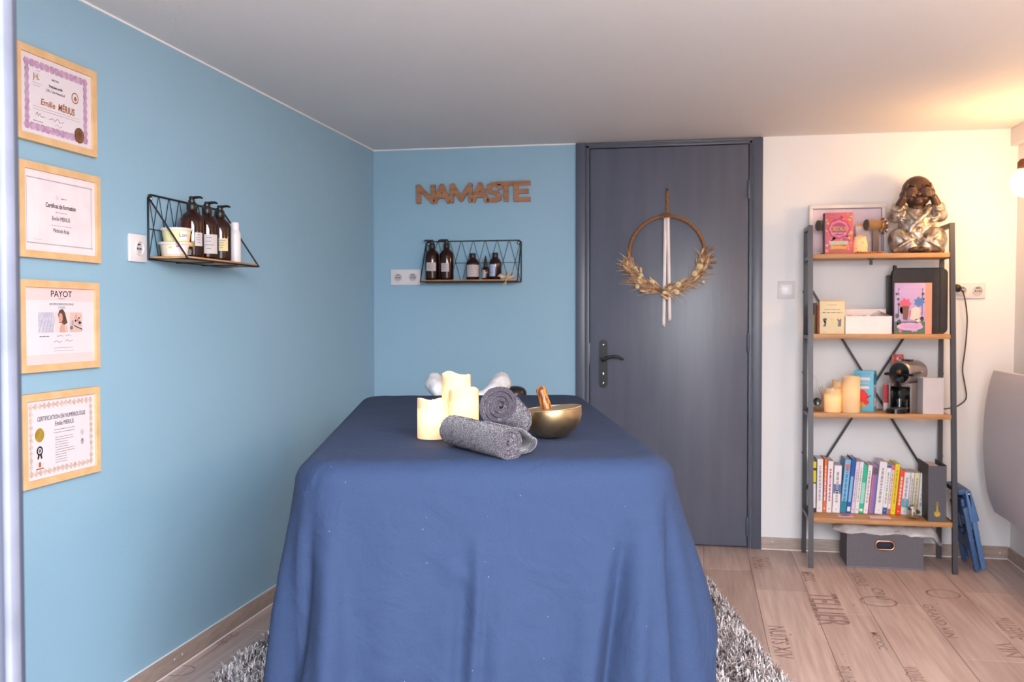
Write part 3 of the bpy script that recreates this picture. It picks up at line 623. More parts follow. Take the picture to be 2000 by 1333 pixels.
def cert_a(s, w, h):
    a, b = w/2-.028, h/2-.022
    nx, nz = 12, 8
    for i in range(nx+1):
        for q in (-b, b): s.disc(-a+2*a*i/nx, q, .0125, MAUVE, i % 2, 'scalloped_border', ry=.0105, n=16, lobes=6, amp=.12)
    for i in range(1, nz):
        for q in (-a, a): s.disc(q, -b+2*b*i/nz, .0088, MAUVE, 2+i % 2, 'scalloped_border', ry=.0125, n=16, lobes=6, amp=.12)
    s.text('JHL', -.086, .048, .016, INKO, w=.026)
    s.scrawl(-.086, -.068, .066, .003, INKL); s.scrawl(-.1, -.066, .033, .0028, INKL); s.scrawl(-.098, -.07, .026, .0028, INKL)
    s.text('DIPLÔME', -.008, .056, .0055, INKD, w=.030); s.text('Praticien agréé', -.006, .036, .0075, INKD, w=.056, bold=.03); s.text('LHL / Life HumanLab', -.006, .024, .0075, INKD, w=.078)
    s.ring(.078, .028, .0125, .0155, INKO, 1, 'medallion'); s.disc(.079, .026, .006, INKO, 1, 'medallion', lobes=5, amp=.3)
    s.text('Emilie', -.038, -.012, .017, INKO, w=.058, bold=.02, shear=.15, rot=-.02, name='handwriting'); s.text('MÉRIUS', .040, -.010, .019, INKO, w=.070, bold=.03, shear=.1, rot=-.02, name='handwriting')
    s.scrawl(-.1, .1, -.028, .0022, INKL); s.scrawl(-.1, .1, -.035, .0022, INKL, seed=3); s.scrawl(-.1, -.06, -.066, .003, INKG)
    s.scrawl(-.1, .06, -.074, .0022, INKL)
    s.line([(-.09,-.050),(-.083,-.043),(-.08,-.053),(-.072,-.044),(-.068,-.052),(-.05,-.05)], .0012, INKG, 2, 'signature'); s.line([(-.035,-.053),(-.02,-.048),(-.012,-.054),(.0,-.045),(.01,-.054),(.028,-.05)], .0012, INKG, 2, 'signature'); s.line([(-.01,-.066),(.0,-.060),(.008,-.068),(.02,-.062)], .001, MAUVE, 2, 'signature')
    s.disc(.094, -.073, .0215, BRONZEF, 4, 'wax_seal', n=40, lobes=20, amp=.03); s.ring(.094, -.073, .014, .0155, mat('seal_ridge', (168,122,86), .4, .3), 5, 'wax_seal')
def cert_b(s, w, h):
    s.rect(-w/2+.012, h/2-.022, w/2-.012, h/2-.019, INKL, 0, 'thin_border'); s.rect(-w/2+.012, -h/2+.019, w/2-.012, -h/2+.022, INKL, 0, 'thin_border'); s.rect(w/2-.018, -h/2+.019, w/2-.016, h/2-.019, INKL, 0, 'thin_border'); s.rect(-w/2+.012, -h/2+.019, -w/2+.014, h/2-.019, INKL, 0, 'thin_border')
    s.scrawl(.0, .024, .042, .0042, REDI); s.ring(-.016, .043, .004, .005, INKL, 2)
    s.text('Certificat de formation', .0, .020, .0125, INKD, w=.128, bold=.02); s.scrawl(-.024, .026, .003, .0026, REDI); s.text('Emilie MERIUS', .0, -.014, .0115, INKD, w=.076)
    s.scrawl(-.045, .045, -.033, .0026, INKL); s.text('Méthode Knap', .0, -.048, .0115, INKD, w=.068); s.scrawl(-.115, -.08, -.075, .002, INKL)
def cert_c(s, w, h):
    s.rect(-w/2, h/2-.034, w/2, h/2, PINKP, 0, 'blush_band'); s.rect(-w/2, -h/2, w/2, -h/2+.026, PINKP, 0, 'blush_band')
    s.text('PAYOT', .004, h/2-.016, .017, INKD, w=.090, bold=.01); s.text('PARIS', .004, h/2-.029, .0035, INKG, w=.025)
    s.text('DIPLÔME FORMATION VISAGE', .004, h/2-.043, .0062, INKG, w=.104); s.text('3 JOURS', .004, h/2-.054, .0062, INKG, w=.030)
    y0, y1 = -.018, h/2-.066
    s.rect(-.094, y0, -.031, y1, MARB, 1, 'photo_print'); s.rect(-.026, y0, .032, y1, PINKP, 1, 'photo_print'); s.rect(.038, y0, .094, y1, mat('print_peach', (224,192,180), .7, var=(14,.6), col2=(206,170,160)), 1, 'photo_print')
    for i in range(5): s.line([(-.092+.014*i, y0+.002),(-.08+.013*i, y0+.03),(-.062+.008*i, y1-.004)], .002, INKL, 2, 'photo_print')
    X = .003                                                   # portrait: dark hair, face turned over a bare shoulder
    s.poly([(X-.010,y0),(X-.009,y0+.012),(X-.001,y0+.024),(X+.012,y0+.026),(X+.021,y0+.017),(X+.026,y0)], SKINP, 2, 'photo_print')
    s.poly([(X-.016,y0+.048),(X-.010,y0+.060),(X+.004,y0+.064),(X+.014,y0+.054),(X+.020,y0+.036),(X+.025,y0+.026),(X+.010,y0+.020),(X+.0,y0+.026),(X-.010,y0+.026),(X-.012,y0+.036)], HAIRP, 3, 'photo_print')
    s.disc(X-.005, y0+.040, .0085, SKINP, 4, 'photo_print', ry=.0125); s.disc(X-.008, y0+.034, .0024, REDI, 5, 'photo_print', ry=.0012); s.disc(X-.009, y0+.043, .0016, HAIRP, 5, 'photo_print', ry=.0008); s.disc(X-.0015, y0+.043, .0016, HAIRP, 5, 'photo_print', ry=.0008)
    s.line([(X+.018,y0),(X+.013,y0+.02)], .003, PAPER, 5, 'photo_print')
    for i in range(14): s.disc(.062+.03*random.random(), y1-.004-.026*random.random(), .004, HAIRP if i % 3 == 0 else SKINP, 2+i % 3, 'photo_print', ry=.0024)
    s.line([(.056,y0+.018),(.092,y0+.007)], .0022, INKD, 4, 'photo_print'); s.disc(.05, y0+.026, .005, INKL, 3, 'photo_print', ry=.008); s.disc(.045, y0+.012, .007, INKG, 3, 'photo_print', ry=.005); s.rect(.074, y0+.02, .088, y0+.032, INKL, 3, 'photo_print')
    s.scrawl(-.09, -.05, -.028, .004, INKG); s.line([(-.018,-.026),(-.012,-.030),(-.006,-.026),(.008,-.029)], .0011, INKG, 2, 'signature'); s.line([(.018,-.026),(.024,-.029),(.03,-.025),(.042,-.028)], .0011, INKG, 2, 'signature')
    s.line([(-.03,-.044),(-.018,-.040),(-.008,-.046),(.004,-.042)], .0011, INKG, 2, 'signature'); s.line([(.018,-.043),(.026,-.039),(.036,-.044),(.05,-.040)], .0011, INKG, 2, 'signature')
    s.scrawl(-.03, .05, -.060, .0024, INKL); s.scrawl(-.03, .055, -.068, .0024, INKL, seed=2)
def cert_d(s, w, h):
    a, b = w/2-.012, h/2-.010
    for i in range(15):
        for q in (-b+.006, b-.006): s.disc(-a+.008+(2*a-.016)*i/14, q, .0085, TANP, i % 2, 'guilloche_border', ry=.008, n=14, lobes=4, amp=.15)
    for i in range(11):
        for q in (-a+.006, a-.006): s.disc(q, -b+.008+(2*b-.016)*i/10, .0068, TANP, 2+i % 2, 'guilloche_border', ry=.0085, n=14, lobes=4, amp=.15)
    s.text('CERTIFICATION EN NUMÉROLOGIE', .0, .056, .0125, INKD, w=.206); s.text('Emilie MERIUS', .010, .036, .0125, INKD, w=.080)
    s.scrawl(-.034, .054, .019, .0026, INKG); s.scrawl(-.036, .056, .011, .0026, INKG, seed=4)
    for i in range(11): s.scrawl(-.030, .010+.045*random.random(), -.002-.0068*i, .0024, INKG, seed=i)
    s.scrawl(-.03, .016, -.083, .0022, INKL)
    s.disc(-.094, .012, .0185, GOLDF, 2, 'gold_seal', n=36, lobes=18, amp=.02)
    s.ring(-.094, -.030, .008, .0125, INKD, 2, 'rosette'); s.disc(-.094, -.030, .005, INKG, 2, 'rosette'); s.poly([(-.101,-.040),(-.095,-.042),(-.099,-.053),(-.102,-.050),(-.105,-.052)], INKD, 2, 'rosette'); s.poly([(-.093,-.042),(-.087,-.040),(-.083,-.052),(-.086,-.050),(-.089,-.053)], INKD, 2, 'rosette')
    s.rect(-.099, -.073, -.090, -.060, INKO, 2, 'emblem'); s.rect(-.109, -.079, -.079, -.076, INKO, 2, 'emblem'); s.line([(-.107,-.072),(-.105,-.062)], .001, INKL, 2, 'emblem'); s.line([(-.083,-.072),(-.080,-.062)], .001, INKL, 2, 'emblem')
    s.ring(.088, .0, .006, .0075, INKL, 2, 'stamp'); s.line([(.086,.003),(.090,-.003)], .002, INKG, 2, 'stamp'); s.disc(.088, -.026, .0075, INKL, 2, 'stamp', ry=.009); s.disc(.088, -.023, .003, INKG, 3, 'stamp')
CY0, CY1 = 2.224, 2.563
certificate('top framed certificate, scalloped mauve border, orange handwriting and brown seal', CY0-.004, CY1-.003, 1.640, 1.886, PAPER, cert_a)
certificate('plain framed certificate, second from the top, three short lines of text', CY0+.004, CY1+.009, 1.336, 1.586, flat('paper_blush', (238,222,226), .75), cert_b)
certificate('pink and white framed diploma with three small photographs', CY0+.001, CY1-.001, 1.0345, 1.278, PAPER, cert_c)
certificate('lowest framed certificate with tan border and round yellow seal', CY0+.003, CY1-.004, .7315, .9785, PAPER, cert_d)

# ------------------------------------------------------------------ wire shelves
def wire_shelf(label, loc, rz, w, hgt, dep):
    """local: x along the wall, -y into the room, z up from the board"""
    t = thing('wire_shelf', label, 'shelf', loc, rz)
    fr = MB(); r = .0032; q = w/2
    fr.tube([(-q,-.004,0),(-q,-.004,hgt-.012),(-q+.012,-.004,hgt),(q-.012,-.004,hgt),(q,-.004,hgt-.012),(q,-.004,0)], r, 8)
    fr.tube([(-q,-.004,0),(-q,-dep,0),(q,-dep,0),(q,-.004,0)], r, 8, True)
    for x in (-q, q): fr.tube([(x,-.004,hgt-.008),(x,-dep,0)], r, 8)
    for x in (-w*.17, w*.17): fr.tube([(x,-.004,-.004),(x,-dep,-.004)], .002, 6)
    for x in (-q+.014, q-.014):
        a = [(x+.008*math.cos(k*PI/6), -.004, hgt-.013+.008*math.sin(k*PI/6)) for k in range(12)]; fr.tube(a, .0022, 6, True)
    fr.build('wire_frame', BLACKM, t, 60)
    lat = MB(); n = 8; p = w/n
    lat.tube([(-q,-.004,hgt*.47),(q,-.004,hgt*.47)], .0014, 6)
    for k in range(n):
        a, b = -q+p*k, -q+p*(k+1)
        lat.tube([(a+.002,-.004,hgt),(b-.002,-.004,0)], .0014, 6); lat.tube([(b-.002,-.004,hgt),(a+.002,-.004,0)], .0014, 6)
    lat.build('wire_lattice', BLACKM, t, 60)
    for x in (-q+.014, q-.014): MB().lathe([(0,0),(.004,0),(.003,.002),(0,.003)], 10, Matrix.Translation((x,-.006,hgt-.013)) @ Matrix.Rotation(PI/2, 4, 'X')).build('screw', WHITEP, t)
    MB().rbox(-q+.004, q-.004, -dep+.004, -.007, .000, .009, .001).build('board', OAK, t)
    return t
SLZ, SLY, SLD = 1.364, 3.096, .140
wire_shelf('black wire shelf with wooden board on the blue side wall', (XL, SLY, SLZ), PI/2, .508, .206, SLD)
SBX, SBZ, SBD = -1.162, 1.362, .122
wire_shelf('black wire shelf with wooden board on the blue end wall', (SBX, D, SBZ), 0, .518, .219, SBD)

AMB = mat('amber_glass', (120,44,12), .06, trans=.92, ior=1.5, var=(3,.3), col2=(104,34,8)); AMBD = mat('dark_amber_glass', (60,20,12), .08, trans=.5, ior=1.45, var=(3,.3), col2=(50,16,10))
LBL = mat('cream_label', (192,180,180), .7, var=(9,.3), col2=(184,171,171)); LBY = mat('yellowed_label', (222,198,154), .7, var=(9,.3))
PUMPP = mat('black_pump_plastic', (30,26,26), .35, var=(9,.3))
def wrap(mb, r, z0, z1, a0, a1, n=14):
    return mb.grid([[(r*math.cos(a0+(a1-a0)*i/n), r*math.sin(a0+(a1-a0)*i/n), z) for i in range(n+1)] for z in (z0, z1)])
def label_on(t, r, z0, z1, a0, a1, m, lines=4, ink=INKG, bars=True):
    l = wrap(MB(), r+.0006, z0, z1, a0, a1).build('label', m, t, 80, fix=False)
    if bars:
        b = MB(); rr = random.Random(int(r*1e5)+int(z0*1e4)+int(a0*50)); am = (a0+a1)/2
        for i in range(lines):
            z = z1-(z1-z0)*(i+1)/(lines+1.3); w = (a1-a0)*rr.uniform(.15, .38); wrap(b, r+.0010, z, z+.0022, am-w, am+w*rr.uniform(.2, 1), 6)
        b.build('fine_print', ink, l, 0, fix=False, kind='stuff')
def pump_bottle(label, loc, face, r, hb, hh, glass, lab, group, nozzle=None):
    """apothecary pump bottle: hb shoulder height, hh full height; face = direction the label looks"""
    t = thing('pump_bottle', label, 'bottle', loc, group=group); nk = hb+.30*(hh-hb)
    MB().lathe([(0,.002),(r*.86,0),(r*.97,.004),(r,.012),(r,hb*.80),(r*.97,hb*.87),(r*.80,hb*.95),(r*.55,hb*1.01),(r*.40,hb*1.05),(r*.36,hb*1.08),(0,hb*1.08)], 32).build('glass_body', glass, t, 60)
    z = hb*1.06
    pm = MB().lathe([(r*.40,z),(r*.44,z+.002),(r*.44,z+.022),(r*.36,z+.026),(r*.30,z+.027),(r*.30,z+.034),(r*.13,z+.036),(r*.13,hh-.016),(r*.22,hh-.015),(r*.24,hh-.003),(r*.17,hh),(0,hh)], 24)
    na = nozzle if nozzle is not None else face
    d = Vector((math.cos(na), math.sin(na), 0)); e = Vector((0,0,1))
    pm.tube([d*0+e*(hh-.006), d*.018+e*(hh-.004), d*.034+e*(hh-.004), d*.044+e*(hh-.008)], [.0055,.0050,.0042,.0032], 8)
    pm.build('pump', PUMPP, t, 50)
    if lab: label_on(t, r, lab[0], lab[1], face+lab[2], face+lab[3], lab[4])
    return t
def lp_(px, py, dx): p = lw(px, py, XL+dx); return Vector((p.x, p.y, SLZ+.0095))
def bp_(px, dy=.064): p = bw(px, 545, D-dy); return Vector((p.x, p.y, SBZ+.0095))
FA = math.atan2(-3.1, 1.6); GP = 'amber pump bottles on the side wall shelf'
pump_bottle('amber pump bottle beside the plastic tubs, tallest on its shelf', lp_(375.5,505,.072), FA, .0385, .150, .206, AMB, (.040,.084,.25,1.0,LBL), GP, -.2)
pump_bottle('amber pump bottle between two others, with a tall cream label', lp_(405,508,.072), FA, .0385, .148, .200, AMB, (.021,.086,-.55,1.0,LBL), GP, -.2)
pump_bottle('amber pump bottle next to the white spray cans, yellowed label', lp_(430,511,.070), FA, .0385, .146, .198, AMB, (.036,.080,-.4,.75,LBY), GP, -.2)
def tub(label, loc, r0, r1, h, contents, lab, seed):
    t = thing('plastic_tub', label, 'tub', loc, group='lidded plastic tubs')
    MB().lathe([(0,0),(r0,0),(r0+.001,.002),(r1,h-.006),(r1+.001,h-.004)], 32).build('tub_wall', contents, t, 60)
    MB().lathe([(0,h-.002),(r1-.002,h-.003),(r1+.004,h-.008),(r1+.0055,h-.006),(r1+.0055,h-.001),(r1+.002,h+.001),(r1-.003,h-.0005),(0,h)], 32).build('lid', thin('tub_lid', (244,238,236), .35, .25, 'film'), t, 60)
    k = (r0+r1)/2+.0012; wrap(MB(), k+.0012, h*.14, h*.74, FA+lab[0], FA+lab[1]).build('label', PAPER, t, 80, fix=False)
    return t
CREAMC = flat('cream_contents', (236,222,170), .4); CREAMD = flat('cream_contents_pale', (234,216,192), .4)
t1 = lp_(336,500,.066); t1.y = max(t1.y, SLY-.254+.052); tb = tub('lower lidded tub with a large printed label', t1, .040, .046, .046, CREAMD, (-.5,.75), 1)
s_ = MB(); wrap(s_, .0452, .018, .020, FA-.4, FA+.6, 6); wrap(s_, .0452, .013, .015, FA-.35, FA+.5, 6); wrap(s_, .0452, .009, .0105, FA-.4, FA+.65, 6); s_.build('fine_print', INKG, tb, 0, fix=False, kind='stuff')
wrap(MB(), .0454, .024, .031, FA-.40, FA-.15, 6).build('leaf_mark', flat('leaf_green', (196,204,96)), tb, 0, fix=False); wrap(MB(), .0454, .029, .0335, FA+.1, FA+.4, 6).build('red_mark', REDI, tb, 0, fix=False)
t2 = Vector((t1.x+.002, t1.y+.006, t1.z+.0475)); tb2 = tub('upper lidded tub of cream with a small white label', t2, .039, .045, .044, CREAMC, (.30,.82), 2)
v, f = text2d('Lam', .017); am = FA+.56; b = MB(); b.add([((.0446)*math.cos(am+x/.044)*1.0, .0446*math.sin(am+x/.044), .020+y) for x, y, _ in v], f); b.build('lettering', INKD, tb2, 0, fix=False, kind='stuff')
t3 = lp_(366,500,.098); jr = thing('amber_jar', 'small amber jar tucked between the tubs and the first pump bottle', 'jar', t3)
MB().lathe([(0,0),(.017,0),(.0185,.003),(.0185,.030),(.016,.034),(0,.034)], 24).build('jar_body', AMB, jr, 60); MB().lathe([(0,.034),(.018,.034),(.0185,.036),(.0185,.046),(.017,.048),(0,.048)], 24).build('lid', flat('orange_lid', (206,150,60), .4), jr, 60); label_on(jr, .0185, .006, .024, FA-.6, FA+.7, flat('grey_label', (112,104,110)), 2, INKD)
def spray(label, loc, r, h, body, g):
    t = thing('spray_can', label, 'bottle', loc, group=g)
    MB().lathe([(0,0),(r*.96,0),(r,.003),(r,h*.70),(r*.96,h*.74),(r*.72,h*.80),(r*.70,h*.81),(0,h*.81)], 28).build('can_body', body, t, 60)
    MB().lathe([(0,h*.805),(r*.70,h*.805),(r*.72,h*.81),(r*.71,h*.985),(r*.62,h),(0,h)], 28).build('cap', WHITEP, t, 60); return t
spray('white spray can at the front end of the side wall shelf', lp_(459.5,516,.085), .0200, .146, mat('white_can', (218,210,214), .28, var=(5,.2)), 'white spray cans')
spray('pinkish white spray can half hidden behind the front one', lp_(449.5,508,.036), .0185, .146, mat('pinkish_can', (238,216,216), .3, var=(5,.2)), 'white spray cans')
# end wall shelf
FBk = math.atan2(-5, 1.1); GQ = 'dark pump bottles on the end wall shelf'
pump_bottle('dark amber pump bottle at the left end of the end wall shelf', bp_(844), FBk, .0372, .158, .214, AMBD, (.0486,.0927,-.85,.62,LBL), GQ, PI+.25)
pump_bottle('dark amber pump bottle, second on the end wall shelf', bp_(872.5), FBk, .0372, .158, .216, AMBD, (.044,.088,-.80,.38,LBL), GQ, PI+.25)
def cap_bottle(label, loc, r, h, lab, cap=True, g=None):
    t = thing('medicine_bottle', label, 'bottle', loc, group=g)
    MB().lathe([(0,0),(r*.92,0),(r,.004),(r,h*.60),(r*.97,h*.66),(r*.72,h*.76),(r*.46,h*.82),(r*.42,h*.86),(0,h*.86)], 28).build('glass_body', AMBD, t, 60)
    MB().lathe([(0,h*.83),(r*.47,h*.83),(r*.48,h*.84),(r*.48,h*.985),(r*.44,h),(0,h)], 24).build('cap', PUMPP, t, 60)
    label_on(t, r, *lab); return t
cap_bottle('stout amber bottle with a wide white label, middle of the end wall shelf', bp_(923.5), .0340, .140, (.016,.078,FBk-1.1,FBk+1.1,LBL,4))
cap_bottle('stout amber bottle with a bluish label, right of the dropper bottle', bp_(967.5,.055), .0320, .142, (.018,.080,FBk-1.25,FBk-.05,flat('blue_label', (176,190,214)),3))
dbt = thing('dropper_bottle', 'slim amber dropper bottle with pointed black top', 'bottle', bp_(948.5,.075))
MB().lathe([(0,0),(.0165,0),(.0180,.003),(.0180,.056),(.015,.064),(.0085,.070),(0,.070)], 24).build('glass_body', AMBD, dbt, 60)
MB().lathe([(0,.068),(.0098,.068),(.0100,.084),(.0085,.088),(.0080,.104),(.0035,.120),(.0022,.125),(0,.126)], 20).build('dropper', PUMPP, dbt, 60); label_on(dbt, .018, .010, .050, FBk-1.3, FBk-.1, LBL, 3)
# raffia-tied ornament
of = bp_(990,.078); orn = thing('tied_ornament', 'small pale carved ornament tied with a raffia bow', 'ornament', of)
RAF = flat('raffia', (212,182,140), .8); IV = flat('pale_carving', (204,184,162), .6)
b = MB().cap((-.022,-.008,.012), .012, (.018,.0,.012), .010).cap((-.028,-.010,.018), .011, (-.034,-.012,.022), .009).cap((-.038,-.014,.020), .006, (-.046,-.016,.017), .002).cap((.018,0,.012), .009, (.038,.004,.020), .004)
obj('carving', blob(b, .0022, 3), IV, orn, 60); MB().ell((-.036,-.021,.025), .0026).build('eye', GREYHOLE, orn)
rf = MB(); y = -.020
for pts in ([(.0,y,.014),(-.012,y-.004,.034),(.004,y-.004,.046),(.012,y,.026),(.002,y,.014)], [(.0,y,.014),(.018,y-.004,.030),(.036,y-.004,.044),(.034,y-.002,.022),(.004,y,.013)], [(.002,y,.014),(.010,y-.030,.004),(.004,y-.046,-.016),(-.008,y-.046,-.032)], [(.002,y,.014),(-.004,y-.030,.006),(.008,y-.044,-.010),(.004,y-.046,-.036)]): rf.tube(curve3(pts, 6), .0016, 6)
rf.tube([(.0,-.022,.012),(.0,-.006,.026),(.0,.008,.012)], .0026, 6); rf.build('raffia_bow', RAF, orn, 60)

# ------------------------------------------------------------------ NAMASTE
nm = thing('wall_sign', 'cut-out brown wooden word sign on the blue end wall', 'sign', (-1.163, D, 1.834))
SGN = mat('walnut_cutout', (170,120,88), .55, var=(10,.8), col2=(134,90,62), stretch=(1,1,6))
th = .025                                                        # stroke width
def strokes(letter):
    if letter == 'N': return [[(0,0),(0,1)], [(0,1),(1,0)], [(1,0),(1,1)]]
    if letter == 'A': return [[(0,0),(.5,1)], [(.5,1),(1,0)], [(.2,.33),(.8,.33)]]
    if letter == 'M': return [[(0,0),(.06,1)], [(.06,1),(.5,.12)], [(.5,.12),(.94,1)], [(.94,1),(1,0)]]
    if letter == 'S': return [[(1,.80),(.93,.93),(.7,1),(.35,1),(.1,.9),(.04,.72),(.2,.56),(.75,.42),(.95,.27),(.88,.08),(.6,0),(.0,0)]]
    if letter == 'T': return [[(.5,0),(.5,1)], [(-.35,1),(1.1,1)]]
    return [[(0,0),(0,1)], [(0,1),(1,1)], [(0,.5),(.85,.5)], [(0,0),(1,0)]]
lay = [('N',-.296,.080,.0,.104),('A',-.206,.076,.0,.104),('M',-.117,.108,.0,.106),('A',.003,.076,.0,.108),('S',.086,.062,.0,.106),('T',.156,.050,.0,.110),('E',.234,.066,.0,.110)]
for ch, x0, w, zb, zt in lay:
    mb = MB(); hgt = zt-th
    for stt in strokes(ch):
        pts = [(x0+a*w, zb+th/2-.052+b*hgt) for a, b in stt]
        for (ax_, az_), (bx_, bz_) in zip(pts, pts[1:]):
            d = Vector((bx_-ax_, bz_-az_)); l = d.length; d /= l; n = Vector((-d.y, d.x))*th/2; e = d*(th*.42)
            q = [(ax_-e.x+n.x, az_-e.y+n.y), (ax_-e.x-n.x, az_-e.y-n.y), (bx_+e.x-n.x, bz_+e.y-n.y), (bx_+e.x+n.x, bz_+e.y+n.y)]
            mb.prism([(a, b) for a, b in q], 0, .018, Matrix.Rotation(PI/2, 4, 'X'))
    o = obj('letter', blob(mb, .0016, 1, .3), SGN, nm, 40)

# ------------------------------------------------------------------ dried flower wreath on the door
WC = Vector((-.146, D-.022, 1.500)); WRr = .190
wr = thing('dried_flower_wreath', 'twine hoop wreath with dried flowers and white ribbon on the dark door', 'wreath', WC)
TW = mat('jute_twine', (164,112,68), .9, var=(160,.9), col2=(112,70,40), bump=(200,.8)); RIB = flat('white_satin', (240,226,224), .35); STR = mat('dried_straw', (230,196,158), .85, var=(60,.9), col2=(196,150,110)); STR2 = mat('dried_grass_brown', (158,116,84), .85, var=(60,.9), col2=(136,98,72)); CRM = mat('cream_petal', (238,222,178), .7, var=(60,.5), col2=(214,186,130))
hp_ = MB(); K = 150; pts = []; rs = []
for i in range(K): a = 2*PI*i/K; pts.append((WRr*math.cos(a), 0, WRr*math.sin(a))); rs.append(.0082+.0007*math.sin(i*2.1)+.0006*math.sin(i*.7))
hp_.tube(pts, rs, 10, True).build('hoop', TW, wr, 80)
hk = MB().tube([(.003,.008,.205),(.004,.004,.26),(.003,.006,.322)], .0052, 8); hk.tube([(-.002,.008,.205),(-.001,.004,.26),(.0,.006,.322)], .004, 8)
for k in range(5): hk.tube([(-.018+.009*k, .0+.011*math.cos(q), .19+.013*math.sin(q)) for q in [2*PI*j/10 for j in range(10)]], .003, 6, True)
hk.build('hanging_cord', TW, wr, 80); MB().ell((.002,.004,.326), .006).build('nail', BLACKM, wr)
for (x0, x1, zb, sk) in ((-.006,-.010,-.375,.010), (.006,.012,-.340,-.006)):
    rb = MB(); n = 20; rows = []
    for i in range(n+1):
        f = i/n; z = .182+(zb-.182)*f; x = x0+(x1*1.6-x0)*f*.8; w = .0082; y = -.006-.004*math.sin(f*7+x0*100)+(-.004 if f < .4 else 0)
        rows.append([(x-w, y, z+(sk if i == n else 0)), (x+w, y, z)])
    o = rb.grid(rows).build('ribbon', RIB, wr, 80); sd = o.modifiers.new('s', 'SOLIDIFY'); sd.thickness = .0008
def on_hoop(deg, dr=0, dy=0): a = math.radians(deg); return Vector(((WRr+dr)*math.cos(a), -.006+dy, (WRr+dr)*math.sin(a)))
gr = MB()                                                        # fine grasses, too many to count
rw_ = random.Random(4)
for i in range(420):
    dg = rw_.uniform(192, 352); a = on_hoop(dg, rw_.uniform(-.02,.02), rw_.uniform(-.015,.012)); tang = Vector((-math.sin(math.radians(dg)), 0, math.cos(math.radians(dg))))
    sgn = -1 if dg < 262 else 1
    d = (tang*sgn*rw_.uniform(.4,1)+Vector((math.cos(math.radians(dg)),0,math.sin(math.radians(dg))))*rw_.uniform(-.7,.75)+Vector((0,-rw_.uniform(-.1,.5),0))).normalized()
    if dg < 262: d = (d+Vector((-.5,0,-.02))).normalized()
    L = rw_.uniform(.025,.085)*(1.25 if 225 < dg < 275 else 1); b = a+d*L; m_ = a+d*L*.5+Vector((0,0,.006)); b.y = min(b.y, .004); m_.y = min(m_.y, .006); a.y = min(a.y, .008)
    gr.tube([a, m_, b], [.0009,.0013,.0003], 4)
gr.build('fine_grass', STR, wr, 0, kind='stuff')
for i in range(46):                                              # ears and seed heads
    dg = rw_.uniform(190, 358); a = on_hoop(dg, rw_.uniform(-.026,.026), rw_.uniform(-.03,-.004)); sgn = -1 if dg < 262 else 1
    tang = Vector((-math.sin(math.radians(dg)), 0, math.cos(math.radians(dg))))*sgn; d = (tang+Vector((math.cos(math.radians(dg)),0,math.sin(math.radians(dg))))*rw_.uniform(-.9,.9)).normalized(); L = rw_.uniform(.028,.05)
    e = MB(); nseg = 7; pts = [a+d*L*k/nseg for k in range(nseg+1)]; rr = [.001]+[.0062*math.sin(PI*(.12+.82*k/nseg))*(1+.18*(k % 2)) for k in range(nseg)]
    e.tube(pts, rr, 7).build('seed_head', STR if i % 3 else STR2, wr, 60)
for i in range(5):                                               # stiff ears at the right-hand end
    dg = [352, 358, 4, 348, 343][i]; a = on_hoop(dg, .004, -.010); d = Vector((.85, -.1, [.25,.65,.95,-.12,-.35][i])).normalized(); L = [.05,.058,.03,.062,.05][i]
    e = MB(); e.tube([a, a+d*L*.5], .0012, 5); pts = [a+d*(L*.45+L*.6*k/6) for k in range(7)]; e.tube(pts, [.002,.005,.0062,.006,.005,.0035,.0008], 7); e.build('seed_head', STR2, wr, 60)
for (px, py, r) in ((1241,524,.010),(1245,560,.011),(1253,538,.0105),(1274,551,.0135),(1249,543,.008),(1298,573,.0125),(1322,571,.0135),(1325,556,.0155),(1357,535,.0145),(1367,520,.0165),(1371,509,.0105),(1308,562,.011),(1374,551,.0075)):
    p = bw(px, py, D-.05)-WC; f = MB(); R0 = Matrix.Translation(p) @ Matrix.Rotation(PI/2, 4, 'X')
    for ring_, (n, rad, z) in enumerate(((11, 1.0, 0), (9, .74, .25), (7, .45, .45))):
        for i in range(n):
            a = 2*PI*i/n+ring_*.3; q = R0 @ Matrix.Rotation(a, 4, 'Z')
            f.ell((r*rad*.55, 0, r*z), (r*rad*.5, r*.24*rad+.0008, r*.16), 6, 4, M=q)
    f.build('strawflower', CRM, wr, 60); MB().ell(p+Vector((0,-r*.5,0)), (r*.26, r*.2, r*.26), 10, 6).build('flower_centre', STR, wr, 60)

# ------------------------------------------------------------------ ladder shelf
YB = 5.036
def yf(z): return 4.722+.0745*z
SZ = [1.474, 1.095, .7245, .2335]                                # board tops
lsf = thing('ladder_shelf', 'tapered ladder shelf with dark steel legs and four oak boards', 'shelf', (.85, 4.88, 0)); B = Vector(lsf.location)
def L(x, y, z): return Vector((x, y, z))-B
LB = MB()
for sx_, xx in (('l', .536), ('r', 1.169)):
    MB().bar(L(xx, yf(0), 0), L(xx, yf(1.612), 1.612), .022, .022).build('front_leg', STEEL, lsf, 0)
    bk = MB().bar(L(xx, YB-.012, 0), L(xx, YB-.012, 1.612), .020, .020)
    bk.build('rear_leg', STEEL, lsf, 0)
    MB().bar(L(xx, yf(1.6)-.008, 1.602), L(xx, YB-.002, 1.602), .020, .020).build('top_rail', STEEL, lsf, 0)
    for z in SZ: MB().bar(L(xx, yf(z)+.01, z-.016), L(xx, YB-.02, z-.016), .016, .016).build('side_rail', STEEL, lsf, 0)
for z in SZ: MB().rbox(.5475-B.x, 1.1575-B.x, yf(z)-.010-B.y, YB-.003-B.y, z-.0215, z, .0015).build('board', OAK, lsf)
MB().bar(L(.540, YB-.006, 1.352), L(1.165, YB-.006, .312), .011, .006).bar(L(1.165, YB-.013, 1.352), L(.540, YB-.013, .312), .011, .006).build('cross_brace', BLACKM, lsf, 0)
